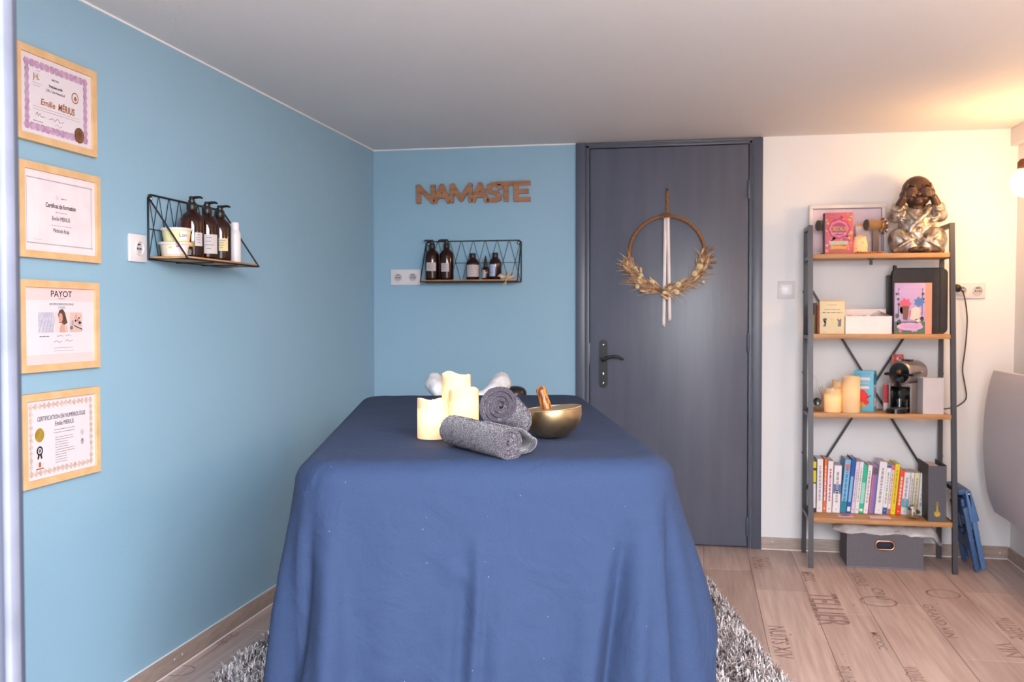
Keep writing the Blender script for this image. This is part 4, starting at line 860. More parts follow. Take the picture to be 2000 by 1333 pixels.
hkp = bw(1701, 507, 4.86); MB().box(hkp.x-.012-B.x, hkp.x+.012-B.x, -.03, -.005, SZ[0]-.028-B.z, SZ[0]-.0215).box(hkp.x-.008-B.x, hkp.x+.006-B.x, -.03, -.022, SZ[0]-.052, SZ[0]-.028).build('board_clip', BLACKM, lsf, 0)
for xx in (.536, 1.169):
    for z in (1.30, .90, .50): MB().ell(L(xx+(-.0105 if xx < 1 else .0105), YB-.012, z), (.004,.006,.006), 10, 6).build('bolt', BLACKM, lsf)
def X(px, Y): return bw(px, 700, Y).x
def Zp(py, px, Y): return bw(px, py, Y).z
def cbox(label, name, cat, x0, x1, y0, y1, z0, h, m, r=.002, rz=0, group=None, part='carton'):
    """upright box; returns the thing and a Sheet on its front face"""
    t = thing(name, label, cat, ((x0+x1)/2, y0, z0), rz, group); w = x1-x0
    MB().rbox(-w/2, w/2, 0, y1-y0, 0, h, r).build(part, m, t)
    return t, Sheet((0, 0, h/2), (1,0,0), (0,0,1), t), w
# --- top board
z = SZ[0]+.0004
fr = thing('leaning_frame', 'empty white picture frame leaning on the wall above the ladder shelf', 'frame', ((.549+X(1729,4.99))/2, 4.992, z)); fr.rotation_euler.x = math.radians(-3)
w2 = (X(1729,4.99)-.549)/2; hf = .252; MPN = flat('frame_white', (236,226,222), .4)
for nm_, a in (('rail', (-w2,w2,hf-.018,hf)), ('rail', (-w2,w2,0,.018)), ('stile', (-w2,-w2+.018,.018,hf-.018)), ('stile', (w2-.018,w2,.018,hf-.018))): MB().rbox(a[0], a[1], 0, .012, a[2], a[3], .002).build(nm_, MPN, fr)
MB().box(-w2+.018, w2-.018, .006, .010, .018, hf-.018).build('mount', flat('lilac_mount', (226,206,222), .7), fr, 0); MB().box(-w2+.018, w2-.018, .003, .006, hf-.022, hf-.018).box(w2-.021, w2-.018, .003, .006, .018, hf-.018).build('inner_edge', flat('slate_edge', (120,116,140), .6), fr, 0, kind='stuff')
t, s, w = cbox('pink card-deck box with a scalloped plum title badge', 'card_box', 'box', X(1609.5,4.862), X(1664,4.862), 4.862, 4.902, z, .199, mat('pink_card', (206,96,96), .5, var=(28,.9), col2=(176,92,120)), .001)
VIO = flat('print_plum', (150,72,122)); PK = flat('print_pink', (228,112,142)); GO = flat('print_gold', (214,160,84)); MI = flat('print_mint', (188,190,170)); CO = flat('print_coral', (226,92,74))
rr = random.Random(3)
for i in range(60):
    a, b = rr.uniform(-w/2+.006, w/2-.006), rr.uniform(-.094, .094); s.disc(a, b, rr.uniform(.004,.009), [CO, VIO, GO, PK, MI][i % 5], 0, 'floral_print', n=10, lobes=5, amp=.25)
s.disc(0, .022, .050, VIO, 1, 'title_badge', ry=.046, n=40, lobes=8, amp=.05); s.disc(0, .022, .044, PK, 2, 'title_badge', ry=.040, n=40, lobes=8, amp=.06); s.disc(0, .020, .036, VIO, 3, 'title_badge', ry=.030, n=30)
s.text('CRISTAUX', 0, .022, .021, GO, 4, w=.076, bold=.03); s.scrawl(-.030, .030, .001, .006, MI, 4)
s.rect(-.043, -.054, .043, -.036, MI, 2, 'title_band'); s.poly([(-.035,-.074),(.035,-.074),(.035,-.064),(.018,-.060),(0,-.058),(-.018,-.060),(-.035,-.064)], GO, 2, 'title_band'); s.poly([(-.04,-.099),(.04,-.099),(.036,-.076),(-.036,-.076)], flat('print_brick', (176,100,96)), 2, 'title_band'); s.done()
MB().box(-w/2-.006, -w/2-.0005, .003, .037, .001, .196).build('slip_edge', flat('ink_blue', (52,46,84)), t, 0)
def roll_stand(label, px, py, zc, ylen, dirv, r, ln):
    """padded roll on a post, the shape of a bracelet display"""
    c = bw(px, py, ylen); t = thing('bracelet_stand', label, 'stand', (c.x+dirv[0]*ln/2, c.y+dirv[1]*ln/2, z), group='padded roll stands'); hgt = c.z-z; d = Vector((*dirv, 0)).normalized()
    q = d.to_track_quat('Z', 'Y').to_matrix().to_4x4(); q.translation = Vector((0,0,hgt))-d*ln/2
    MB().lathe([(0,0),(r,.0005),(r,ln-.0005),(0,ln)], 32, q).build('roll', mat('olive_velvet', (138,104,70), .8, var=(60,.4), sheen=.4), t, 50)
    MB().lathe([(0,-.0014),(r*.97,-.0012),(r*.99,.0006)], 32, q).build('end_pad', flat('grey_velvet', (98,94,86), .9), t, 50)
    MB().rbox(-.014, .014, -.008, .008, .010, hgt-r*.6, .002).build('post', flat('post_grey', (112,98,92), .7), t); MB().rbox(-.032, .032, -.020, .020, 0, .010, .003).build('foot', flat('post_grey', (112,98,92), .7), t)
    return t, hgt, d
t, hg, d = roll_stand('grey-ended padded roll on a post, with bead bracelets, beside the statue', 1692, 439.5, 0, 4.900, (.92,.40), .0265, .100)
BD = [mat('red_bead', (160,40,34), .25, var=(30,.4)), mat('pearl_bead', (232,214,206), .25, var=(30,.3)), mat('grey_bead', (92,80,80), .3, var=(30,.4)), mat('gold_bead', (214,160,80), .3, .6, var=(30,.4))]
loc0 = Vector(t.location)
def bracelet(label, off, r, br, ms, tilt):
    c = loc0+Vector((0,0,hg))+d*off; g = thing('bead_bracelet', label, 'bracelet', (c.x, c.y, c.z)); u = d.cross(Vector((0,0,1))).normalized(); n = int(2*PI*r/(br*2.02))
    for i in range(n):
        a = 2*PI*i/n; MB().ell(u*math.cos(a)*r+Vector((0,0,1))*(math.sin(a)*r-.004)+d*tilt*math.sin(a), br, 10, 7).build('bead', ms[i % len(ms)], g, 80)
bracelet('red and pearl bead bracelet around the roll beside the statue', .040, .0345, .0052, [BD[0], BD[1], BD[0], BD[1], BD[2]], -.004)
bracelet('thin gold and grey bead bracelet around the roll', .018, .0310, .0034, [BD[3], BD[3], BD[2]], .003)
roll_stand('grey-ended padded roll on a post, half hidden behind the pink card box', 1598, 441, 0, 4.925, (.92,.40), .0265, .100)
t = thing('gift_bag', 'small pale lilac paper bag behind the patterned pouch', 'bag', (X(1684,4.958), 4.958, z)); b = MB(); bm_ = MB()
wv, hv = .038, .148
rows = []
for i in range(9):
    f = i/8; row = []
    for j in range(20):
        a = 2*PI*j/20; sq = lambda v: math.copysign(abs(v)**.45, v); k = 1-.10*f+.02*math.sin(f*9+j); row.append((wv*k*sq(math.cos(a))+.004*math.sin(f*5), .016*(1-.6*f)*sq(math.sin(a)), hv*f+.004*math.sin(j*1.7)*f))
    rows.append(row)
MB().grid(rows, True).build('paper_body', mat('lilac_paper', (236,216,216), .7, var=(20,.5), bump=(40,.5)), t, 50)
MB().grid([[(-.034,-.018,.150),(.03,-.018,.150)],[(-.034,-.020,.140),(.03,-.020,.138)]]).build('gold_edge', GO, t, 0)
t = thing('patterned_pouch', 'beige patterned cloth pouch in front of the lilac bag', 'pouch', (X(1678,4.895), 4.895, z)); b = MB().ell((0,0,.042), (.036,.017,.046), 20, 14).ell((.0,0,.012), (.038,.019,.016)).ell((0,0,.078), (.030,.010,.012)); b = [setattr(b, 'v', [(x_, y_, max(z_, .0)) for x_, y_, z_ in b.v]), b][1]; obj('pouch_body', blob(b, .004, 3), mat('patterned_cotton', (240,206,156), .85, var=(95,.9), col2=(190,128,88), ramp=(.56,.66)), t, 60)
MB().tube(curve3([(-.02,-.014,.086),(0,-.018,.082),(.024,-.012,.087)], 5), .0018, 6).build('drawstring', RAF, t)
t = thing('bead_string', 'string of amber brown beads lying at the front of the top board', 'beads', (X(1690,4.842), 4.842, z))
pts = curve3([(-.055,.012,.004),(-.035,-.004,.004),(-.012,.006,.004),(.008,-.010,.004),(.035,.002,.004),(.062,-.006,.004),(.082,.006,.004)], 8); acc = 0; last = pts[0]; ABD = mat('amber_bead', (150,72,36), .3, var=(40,.8), col2=(196,120,60))
for a, b in zip(pts, pts[1:]):
    acc += (b-a).length
    if acc > .0104: acc = 0; MB().ell(b+Vector((0,0,.0014)), .0054, 8, 6).build('bead', ABD, t, 80)
cbox('plain pale grey carton behind the seated statue', 'plain_carton', 'box', X(1724.5,4.955), X(1744,4.955), 4.955, 4.985, z, .120, flat('pale_grey_card', (206,198,196)), .001)

# --- the statue: seated monk child covering the eyes
STSC = .955
st = thing('monk_statue', 'seated bald monk child statue in silver robe covering its eyes', 'statue', (X(1788.5,4.915), 4.918, z), math.radians(-6))
st.scale = (STSC,)*3
BRZ = mat('dark_bronze', (92,66,52), .42, .25, var=(18,.8), col2=(60,42,36), bump=(60,.2)); SLV = mat('antique_silver', (204,194,184), .32, .65, var=(34,.95), col2=(112,90,74), bump=(120,.5), ramp=(.4,.68))
rb = MB().ell((0,.012,.140), (.088,.066,.105)).ell((0,.012,.205), (.074,.052,.040)).ell((0,.02,.050), (.110,.070,.050))
for s_ in (-1, 1):
    rb.ell((s_*.078,-.028,.066), (.060,.062,.066), R=Matrix.Rotation(s_*.25, 3, 'Y')).cap((s_*.085,-.03,.04), .044, (s_*.030,-.070,.030), .030)
    rb.cap((s_*.066,.010,.215), .036, (s_*.104,-.012,.190), .036).cap((s_*.104,-.012,.190), .037, (s_*.092,-.040,.222), .030)
    rb.tube(curve3([(s_*.066,-.060,.232),(s_*.090,-.072,.210),(s_*.116,-.052,.222),(s_*.110,-.026,.246)], 5), .0085, 8)          # cuff rim
    rb.tube(curve3([(s_*.112,-.070,.010),(s_*.090,-.094,.030),(s_*.056,-.094,.052),(s_*.018,-.084,.070)], 5), .0085, 8)          # hem over the shin
    for k in range(4): rb.tube(curve3([(s_*(.10-.016*k),-.076+.004*k,.105-.006*k),(s_*(.075-.012*k),-.092,.078),(s_*(.05-.008*k),-.090,.052)], 4), .0040, 6)
rb.tube(curve3([(-.058,-.034,.236),(-.040,-.062,.200),(-.010,-.078,.168),(.020,-.078,.150)], 6), [.010]*18+[.008], 8)
rb.tube(curve3([(.060,-.034,.236),(.042,-.064,.200),(.006,-.084,.164),(-.030,-.084,.128),(-.040,-.080,.096)], 6), [.013]*24+[.010], 8)
rb.tube(curve3([(.050,-.044,.232),(.030,-.070,.196),(-.004,-.090,.156),(-.034,-.088,.116)], 6), .007, 8)
for k in range(5): rb.tube(curve3([(-.040+.014*k,-.074,.130),(-.020+.010*k,-.084,.100),(0+.004*k,-.082,.070)], 4), .0042, 6)
for k in range(3): rb.tube(curve3([(-.100+.006*k,-.046,.196-.010*k),(-.080,-.060+.004*k,.176-.012*k),(-.056,-.062,.170-.014*k)], 4), .004, 6); rb.tube(curve3([(.108-.006*k,-.046,.196-.010*k),(.084,-.060+.004*k,.176-.012*k),(.058,-.062,.170-.014*k)], 4), .004, 6)
me = blob(rb, .0042, 2, .4); bm = bmesh.new(); bm.from_mesh(me)
for v in bm.verts: v.co.z = max(v.co.z, 0.0)
bm.to_mesh(me); bm.free(); obj('robe', me, SLV, st, 70)
hd_ = MB().ell((0,.0,.312), (.073,.070,.075), 28, 20).ell((0,-.018,.276), (.060,.054,.044)).cap((0,.004,.215), .040, (0,0,.262), .044)
hd_.ell((-.030,-.050,.272), (.024,.020,.022)).ell((.030,-.050,.272), (.024,.020,.022)).ell((0,-.066,.252), (.020,.012,.012))
hd_.cap((0,-.066,.306), .0065, (0,-.080,.288), .0105).ell((-.009,-.074,.286), (.006,.006,.005)).ell((.009,-.074,.286), (.006,.006,.005))
hd_.tube(curve3([(-.022,-.0685,.270),(-.010,-.0765,.2665),(0,-.078,.268),(.010,-.0765,.2665),(.022,-.0685,.270)], 4), .0042, 6).tube(curve3([(-.016,-.070,.262),(0,-.077,.258),(.016,-.070,.262)], 4), .0045, 6)
for s_ in (-1, 1):
    hd_.ell((s_*.072,.010,.290), (.010,.014,.022)); hd_.tube(curve3([(s_*.018,-.068,.330),(s_*.034,-.066,.336),(s_*.052,-.052,.330)], 4), .005, 6)
    hd_.cap((s_*.098,-.036,.214), .024, (s_*.068,-.066,.272), .019)                                                       # forearm
    hd_.ell((s_*.054,-.074,.296), (.022,.012,.024), R=Matrix.Rotation(s_*-.35, 3, 'Y'))
    for k, ln in enumerate((.036,.040,.039,.032)):                                                                         # four fingers over the eye
        a = Vector((s_*.050,-.082,.314-.0115*k)); m_ = a+Vector((-s_*ln*.55,-.006,.004-.001*k)); e = a+Vector((-s_*ln,-.001,.002-.001*k)); hd_.cap(a, .0068, m_, .0064).cap(m_, .0064, e, .0054)
    a = Vector((s_*.060,-.074,.318)); hd_.cap(a, .0072, a+Vector((s_*-.008,-.008,.020)), .0060)                           # thumb on the brow
ft_ = MB()
for s_ in (-1, 1):
    ft_.ell((s_*.026,-.076,.020), (.034,.026,.018), R=Matrix.Rotation(s_*.5, 3, 'Z'))
    for k in range(5): ft_.cap((s_*(.008+.009*k),-.092+.004*k,.016), .0066, (s_*(.004+.009*k),-.104+.005*k,.013), .0056)
me = blob(hd_, .0026, 1, .35); bm = bmesh.new(); bm.from_mesh(me)
for v in bm.verts: v.co.z = max(v.co.z, 0.0006)
bm.to_mesh(me); bm.free(); obj('bronze_body', me, BRZ, st, 70)
me = blob(ft_, .0026, 1, .35); bm = bmesh.new(); bm.from_mesh(me)
for v in bm.verts: v.co.z = max(v.co.z, 0.0006)
bm.to_mesh(me); bm.free(); obj('feet', me, BRZ, st, 70)

# --- second board
z = SZ[1]+.0004
def slab(label, x0, x1, y0, y1, h, m, cover=None, group=None, name='book'):
    t = thing(name, label, 'book', ((x0+x1)/2, y0, z), group=group); w = (x1-x0)/2; d = y1-y0
    MB().box(-w, w, 0, .0015, 0, h).box(-w, -w+.0014, 0, d, 0, h).box(w-.0014, w, 0, d, 0, h).build('cover', m, t, 0, kind=None); MB().box(-w+.0014, w-.0014, .0015, d-.003, .002, h-.003).build('pages', PAPER, t, 0); return t
slab('dark brown book at the left end of the second board', X(1587.5,4.835), X(1595,4.835), 4.835, 4.99, .148, flat('brown_cover', (86,58,50)), group='books on the second board')
slab('orange book leaning behind the beige card box', X(1595.3,4.83), X(1600.0,4.83), 4.830, 4.99, .140, flat('rust_cover', (184,84,44)), group='books on the second board')
slab('small olive booklet standing in front of the brown book', X(1587,4.812), X(1591,4.812), 4.812, 4.83, .092, flat('olive_cover', (142,124,64)), group='books on the second board')
t, s, w = cbox('cream card box with two printed grey hands and a yellow triangle', 'card_box', 'box', X(1600.3,4.806), X(1649,4.806), 4.806, 4.828, z, .158, flat('cream_card', (226,208,170)), .001)
s.rect(-w/2+.001, .075, w/2-.001, .078, GO, 0, 'gold_edge'); s.scrawl(-.022, .022, .058, .005, INKL, 1); s.scrawl(-.034, .036, .036, .004, INKG, 1); s.scrawl(-.044, .046, .022, .007, INKG, 1)
for q in (-1, 1):
    c = q*.034; s.poly([(c-.008,-.044),(c+.006,-.044),(c+.007,-.022),(c+q*.008,-.010),(c+q*.004,-.006),(c,-.014),(c-q*.010,-.006),(c-q*.011,-.012),(c-q*.006,-.022)], INKG, 1, 'printed_hand')
s.poly([(-.008,-.008),(.010,-.008),(.001,-.019)], GOLDF, 1, 'triangle'); s.ring(.001, -.026, .002, .003, INKL, 1); s.scrawl(-.04, -.022, -.070, .003, INKL, 1); s.scrawl(.016, .040, -.070, .003, INKL, 1); s.done()
x0, x1 = X(1651.5,4.800), X(1742.5,4.800); t = thing('open_box', 'low white open box holding pink crystals', 'box', ((x0+x1)/2, 4.812, z)); w = (x1-x0)/2; h = .084; dp = .15; CB = flat('white_board', (242,232,232), .6)
bx_ = MB().box(-w, w, 0, .003, 0, h).box(-w, w, dp-.003, dp, 0, h+.034).box(-w, -w+.003, .003, dp-.003, 0, h).box(w-.003, w, .003, dp-.003, 0, h).box(-w+.003, w-.003, .003, dp-.003, 0, .003)
bx_.build('carton', CB, t, 0); MB().add([(w-.002,.0,h),(w-.002,dp,h),(w-.045,dp-.01,h+.030),(w-.040,.06,h+.022)], [(0,1,2,3)]).build('flap', CB, t, 0)
CRY = mat('rose_quartz', (232,190,184), .35, var=(14,.7), col2=(206,156,150)); rr = random.Random(11)
MB().box(-w+.004, w-.004, .004, dp-.004, .040, .044).build('tissue_layer', flat('pink_tissue', (236,200,194), .8), t, 0)
for i, (lab, fx, yy, r) in enumerate((('pink crystal at the left end of the low white open box', -.70, .090, .022), ('tall pink crystal second from the left in the low white box', -.36, .075, .026), ('pink crystal in the middle of the low white open box', -.02, .100, .023), ('pale pink crystal right of centre in the low white box', .28, .080, .024), ('pink crystal at the flap end of the low white open box', .60, .100, .021))):
    m_ = MB().ell((0, 0, r*.9), (r, r*.8, r*1.05), 7, 5, R=Euler((i*1.3, i*.4, i*.9)).to_matrix()); cr_ = m_.build('crystal', CRY, None, 20)
    zmin = min(v.co.z for v in cr_.data.vertices); tag(cr_, lab, 'crystal', 'pink crystals in the white box'); cr_.location = Vector(t.location)+Vector((fx*w, yy, .0445-zmin))
cs = thing('zip_case', 'large black zipped case with rounded corners on the second board', 'case', ((X(1742,4.93)+X(1849.5,4.93))/2, 4.925, z)); w = (X(1849.5,4.93)-X(1742,4.93))/2; hc = .311
LEA = mat('black_leatherette', (46,38,40), .42, var=(30,.5), bump=(260,.5))
def rr_poly(w, h, r, n=6): return [(sx*(w-r)+r*math.cos(a), (h-r if sz > 0 else r)+r*math.sin(a)) for sx, sz, a0 in ((1,-1,-PI/2),(1,1,0),(-1,1,PI/2),(-1,-1,PI)) for a in [a0+PI/2*i/n for i in range(n+1)]]
M90 = Matrix.Rotation(PI/2, 4, 'X')
MB().prism(rr_poly(w, hc, .026), -.050, 0, M90).build('case_body', LEA, cs, 30)
pl_ = [(a, 0, b) for a, b in rr_poly(w+.001, hc+.001, .027)]; MB().tube([(x, .024, zz) for x, _, zz in pl_], .0030, 6, True).build('zip', BLACKM, cs, 60)
MB().tube([(w*.72,-.001,.012),(w*.72,-.001,hc-.012)], .0016, 6).build('seam', BLACKM, cs, 60)
MB().lathe([(0,-.02),(.009,-.018),(.010,0),(.009,.018),(0,.02)], 12, Matrix.Translation((-w+.012,.02,hc-.002))).build('corner_loop', BLACKM, cs)
cbox('thin black folder standing beside the zipped case', 'folder', 'folder', X(1733.6,4.965), X(1741.5,4.965), 4.965, 5.025, z, .282, LEA, .002, part='folder_body')
t, s, w = cbox('lilac oracle book with painted flowers and a pinkish spine strip', 'flower_book', 'book', X(1746.5,4.80), X(1819,4.80), 4.800, 4.822, z, .238, flat('lilac_print', (190,160,206), .5), .001)
GRN = flat('print_green', (86,112,88)); DKG = flat('print_dark_green', (54,82,70)); BLU = flat('print_blue', (86,124,188)); RSE = flat('print_rose', (222,92,128)); BRN = flat('print_brown', (122,82,70)); CRM2 = flat('print_cream', (232,206,194)); LIL = flat('print_pale_lilac', (214,170,216)); PEA = flat('print_salmon', (228,152,128))
s.rect(w/2-.028, -.119, w/2, .119, PEA, 0, 'spine_strip'); x2 = w/2-.029
s.rect(-w/2, -.119, x2, -.060, GRN, 0, 'painting'); rr = random.Random(5)
for i in range(26): s.disc(rr.uniform(-w/2+.01, x2-.012), rr.uniform(-.105, .0), rr.uniform(.006,.013), [GRN, DKG, LIL, PK][i % 4], 1, 'painting', ry=rr.uniform(.008,.02), n=12)
for q in (-w/2+.016, x2-.014): s.line([(q, -.04), (q+.002, .095)], .003, DKG, 1, 'painting'); [s.disc(q+rr.uniform(-.008,.008), .02+.012*k, .006, [DKG, LIL][k % 2], 2, 'painting', n=8) for k in range(6)]
s.disc(-.035, .022, .024, RSE, 3, 'painting', n=30, lobes=7, amp=.18); s.disc(.026, .030, .021, BLU, 3, 'painting', n=30, lobes=7, amp=.2); s.poly([(-.048,.012),(-.018,.012),(-.022,-.03),(-.026,-.055),(-.044,-.05)], BRN, 4, 'painting'); s.poly([(-.014,-.05),(-.008,-.002),(.006,.008),(.024,.006),(.032,-.008),(.026,-.046),(.010,-.055)], CRM2, 5, 'painting'); s.poly([(.006,-.05),(.026,-.046),(.034,-.056),(.02,-.066)], CRM2, 5, 'painting')
s.disc(-.014, -.084, .058, LIL, 6, 'title_panel', ry=.018, n=30); s.scrawl(-.055, .030, -.080, .004, PK, 7); s.scrawl(-.045, .020, -.088, .004, PK, 7); s.scrawl(-.04, .02, .098, .004, LIL, 1); s.done()

# --- third board
z = SZ[2]+.0004; GD = 'candles on the ladder shelf'
candle('candle', 'short lit yellowish candle on the third board', Vector((X(1627,4.825), 4.825, z)), .0395, .110, .004, CANDLE_W*.5, GD, WAXI, .7)
candle('candle', 'lit yellowish candle half hidden behind two others on the third board', Vector((X(1641.5,4.905), 4.905, z)), .0370, .142, .004, CANDLE_W*.25, GD, WAXI, 2.2)
candle('candle', 'tall yellowish candle, right of two shorter ones on the third board', Vector((X(1663,4.815), 4.815, z)), .0400, .168, .004, CANDLE_W*.35, GD, WAXI, 4.4)
GLS = thin('clear_glass', (250,252,252), .93, .03)
def terrarium(label, c, h, r, green):
    t = thing('glass_terrarium', label, 'terrarium', c)
    prof = [(0,.001),(r*.62,.001),(r*.90,r*.30),(r,r*.75),(r*.92,r*1.2),(r*.66,r*1.75),(r*.40,r*2.3),(r*.20,r*2.9)]; vs = MB()
    rows = []
    for i, (a, b) in enumerate(prof): rows.append([(a*math.cos(2*PI*k/28), a*math.sin(2*PI*k/28), b) for k in range(28)])
    vs.grid(rows, True).build('glass_drop', GLS, t, 80, fix=True)
    vs = MB(); vs.tube(curve3([(0,0,r*2.85),(-.002,0,h*.78),(-.010,0,h*.93),(-.018,0,h*.97),(-.020,0,h*.90)], 6), [r*.17-.00022*k for k in range(25)], 10).build('glass_hook', GLS, t, 80)
    for k in range(12): a = k*2.4; q = r*.6*math.sqrt((k+.5)/12); MB().ell((q*math.cos(a), q*math.sin(a), .010+.004*(k % 2)), (.009,.008,.007), 8, 6).build('pebble', mat('tan_pebble', (176,138,96), .7, var=(20,.8), col2=(116,92,70)), t, 60)
    if green:
        for k in range(9):
            a = k*2.1; q = r*.5*math.sqrt((k+.5)/9); c_ = Vector((q*math.cos(a), q*math.sin(a), .026+.012*(k % 3))); m_ = MB()
            for j in range(12): b_ = j*2.4; m_.ell(c_+Vector((.007*math.cos(b_), .007*math.sin(b_), .0012*j)), (.0058,.0030,.0024), 6, 4, R=Euler((0,-.6,b_)).to_matrix())
            m_.build('succulent', mat('succulent_green', (62,104,52), .6, var=(30,.7), col2=(40,72,40)), t, 60, kind='stuff')
        MB().lathe([(0,.02),(.004,.02),(.0035,.05),(.010,.052),(.008,.060),(0,.063)], 12, Matrix.Translation((-.010,-r*.55,0))).build('white_mushroom', WHITEP, t, 60)
        MB().lathe([(0,.02),(.003,.02),(.003,.06),(.007,.062),(.005,.068),(0,.070)], 12, Matrix.Translation((.006,-r*.3,0))).build('orange_mushroom', flat('orange_cap', (226,150,60)), t, 60)
    else:
        MB().ell((-.004,-r*.3,.044), .020, 16, 12).build('glass_ball', mat('dark_teal_ball', (58,70,66), .08, .6, var=(6,.4)), t, 80)
        gm_ = MB(); [gm_.tube(curve3([(.01,-.01,.03),(.016+.004*k,-.01,.07),(.004+.008*k,-.006,.110+.006*k)], 4), .0014, 5) for k in range(3)]; gm_.build('dry_twig', STR2, t, 60, kind='stuff')
    return t
terrarium('glass drop with a dark ball and dry twigs behind the front leg', Vector((X(1597.5,4.875), 4.875, z)), .172, .040, False)
t = thing('tea_box', 'bright blue tea carton with red and white print', 'box', (X(1706.5,4.84), 4.838, z), math.radians(-24)); CY = flat('cyan_card', (104,186,218), .45); DCY = flat('deep_cyan', (52,138,178), .45)
MB().rbox(-.092, 0, 0, .052, 0, .195, .0015).build('carton', CY, t); s = Sheet((-.046, 0, .0975), (1,0,0), (0,0,1), t); s.rect(-.04, .052, .030, .066, PAPER, 0, 'print'); s.rect(-.036, .012, .026, .024, PAPER, 0, 'print'); s.scrawl(-.03, .034, .084, .006, REDI, 1); s.scrawl(-.036, .028, .044, .004, PAPER, 1); s.scrawl(-.036, .028, .036, .004, PAPER, 1)
s.disc(-.004, -.024, .026, flat('print_scarlet', (222,58,62)), 1, 'print', ry=.030, n=16, lobes=4, amp=.1); s.disc(.006, -.052, .018, flat('print_scarlet', (222,58,62)), 2, 'print', n=14, lobes=3, amp=.2); s.disc(-.006, -.066, .014, GOLDF, 3, 'print', n=12, lobes=4, amp=.2); s.line([(.018,-.03),(.036,-.018)], .003, INKD, 3, 'print'); s.done()
s = Sheet((.0002, .026, .0975), (0,1,0), (0,0,1), t); s.rect(-.026, .030, .026, .084, DCY, 0, 'side_print'); s.rect(-.024, .022, .020, .030, PAPER, 1, 'side_print'); s.rect(-.018, -.072, .012, -.032, PAPER, 1, 'side_print'); s.disc(-.002, -.008, .012, REDI, 1, 'side_print', ry=.018, n=10); s.scrawl(-.016, .010, -.05, .004, INKG, 2); s.done()
# red cups and packet behind the coffee machine
cupm = mat('red_paper_cup', (206,88,84), .5, var=(60,.8), col2=(228,150,136), ramp=(.48,.6)); cx, cy = X(1753.5,4.985), 4.985
for k in range(5):
    cu_ = thing('paper_cup', ['lowest red printed paper cup of the stack behind the coffee machine', 'second red paper cup from the bottom of the stack', 'middle red paper cup of the upside-down stack', 'second red paper cup from the top of the stack', 'topmost red printed paper cup, upside down behind the coffee machine'][k], 'cup', (cx, cy, z+.047*k), group='stacked red paper cups')
    MB().lathe([(.0335,0),(.0345,.001),(.0345,.003),(.033,.004),(.0258,.080),(.0250,.081),(.0,.081)] if k == 4 else [(.0335,0),(.0345,.001),(.0345,.003),(.033,.004),(.0283,.046)], 24).build('paper_wall', cupm, cu_, 50)
    if k == 4:
        for q, zz in ((-.25,.062),(.15,.050),(-.1,.026),(.3,.020)): a = -PI/2+q; MB().ell((.0295*math.cos(a)*(1-(zz-.03)*1.6), .0295*math.sin(a)*(1-(zz-.03)*1.6), zz), (.005,.003,.008), 8, 6).build('white_figure_print', PAPER, cu_, 60)
t, s, w = cbox('slim red and white packet left of the coffee machine', 'packet', 'packet', X(1726.5,4.93), X(1743,4.93), 4.93, 4.955, z, .128, PAPER, .002); s.rect(-w/2, -.026, w/2-.002, .062, flat('packet_red', (206,64,66)), 0, 'red_band'); s.scrawl(-w/2+.004, w/2-.006, .04, .006, VIO, 1); s.scrawl(-w/2+.004, w/2-.006, .0, .006, VIO, 1); s.done()

cm = thing('coffee_machine', 'silver and black capsule coffee machine on the third board', 'machine', (X(1758,4.84), 4.842, z), math.radians(-38))
SIL = mat('warm_silver_plastic', (168,156,152), .3, .55, var=(5,.3), col2=(150,138,134)); BKP = mat('gloss_black_plastic', (22,20,22), .12, var=(6,.3), coat=.5)
w = .056                                                        # local: -y is the front
hb_ = .140
MB().rbox(-w, -w+.008, 0, .19, 0, hb_, .0035).rbox(w-.008, w, 0, .19, 0, hb_, .0035).rbox(-w+.006, w-.006, .070, .19, 0, hb_, .003).rbox(-w+.006, w-.006, 0, .08, hb_-.018, hb_, .003).build('housing', SIL, cm, 40)
MB().rbox(-w+.0085, w-.0085, .050, .0695, .004, hb_-.019, .004).rbox(-w+.0083, -w+.0095, .004, .06, .004, hb_-.019, .0004).rbox(w-.0095, w-.0083, .004, .06, .004, hb_-.019, .0004).build('bay_back', BKP, cm)
RY = Matrix.Translation((0, 0, hb_+.046)) @ Matrix.Rotation(-PI/2, 4, 'X')
MB().lathe([(0,-.006),(.050,-.006),(.0565,.000),(.0575,.006),(.0575,.150),(.054,.166),(.042,.180),(.020,.188),(0,.190)], 40, RY).build('barrel', SIL, cm, 40)
MB().lathe([(0,-.0075),(.040,-.0072),(.0490,-.0068),(.0490,-.0058)], 36, RY).build('front_disc', BKP, cm, 40)
MB().rbox(-.014, .014, -.030, -.005, hb_-.018, hb_+.030, .005).build('spout', BKP, cm); MB().rbox(-.010, .010, -.016, -.005, hb_+.034, hb_+.062, .004).build('capsule_slot', mat('copper_print', (160,104,62), .3, .6, var=(9,.4)), cm)
MB().tube([(-.066,-.012,hb_+.040),(.0,-.016,hb_+.040),(.066,-.012,hb_+.040)], .0065, 10).tube([(.066,-.012,hb_+.040),(.066,.070,hb_+.050)], .0060, 10).tube([(-.066,-.012,hb_+.040),(-.066,.060,hb_+.050)], .0060, 10).build('lever', BKP, cm, 60); MB().ell((.071,.072,hb_+.050), (.005,.006,.006)).build('lever_pin', CHROME, cm)
pr_ = [( .045*math.cos(a), -.030+.050*math.sin(a)) for a in [PI+PI*i/14 for i in range(15)]]+[(.040,.055),(-.040,.055)]
MB().prism(pr_, 0, .020).build('drip_tray', BKP, cm, 30); MB().prism([(a*.86, b*.86+.002) for a, b in pr_], .0202, .0225).build('tray_grid', flat('grid_grey', (92,84,86), .3), cm, 30)
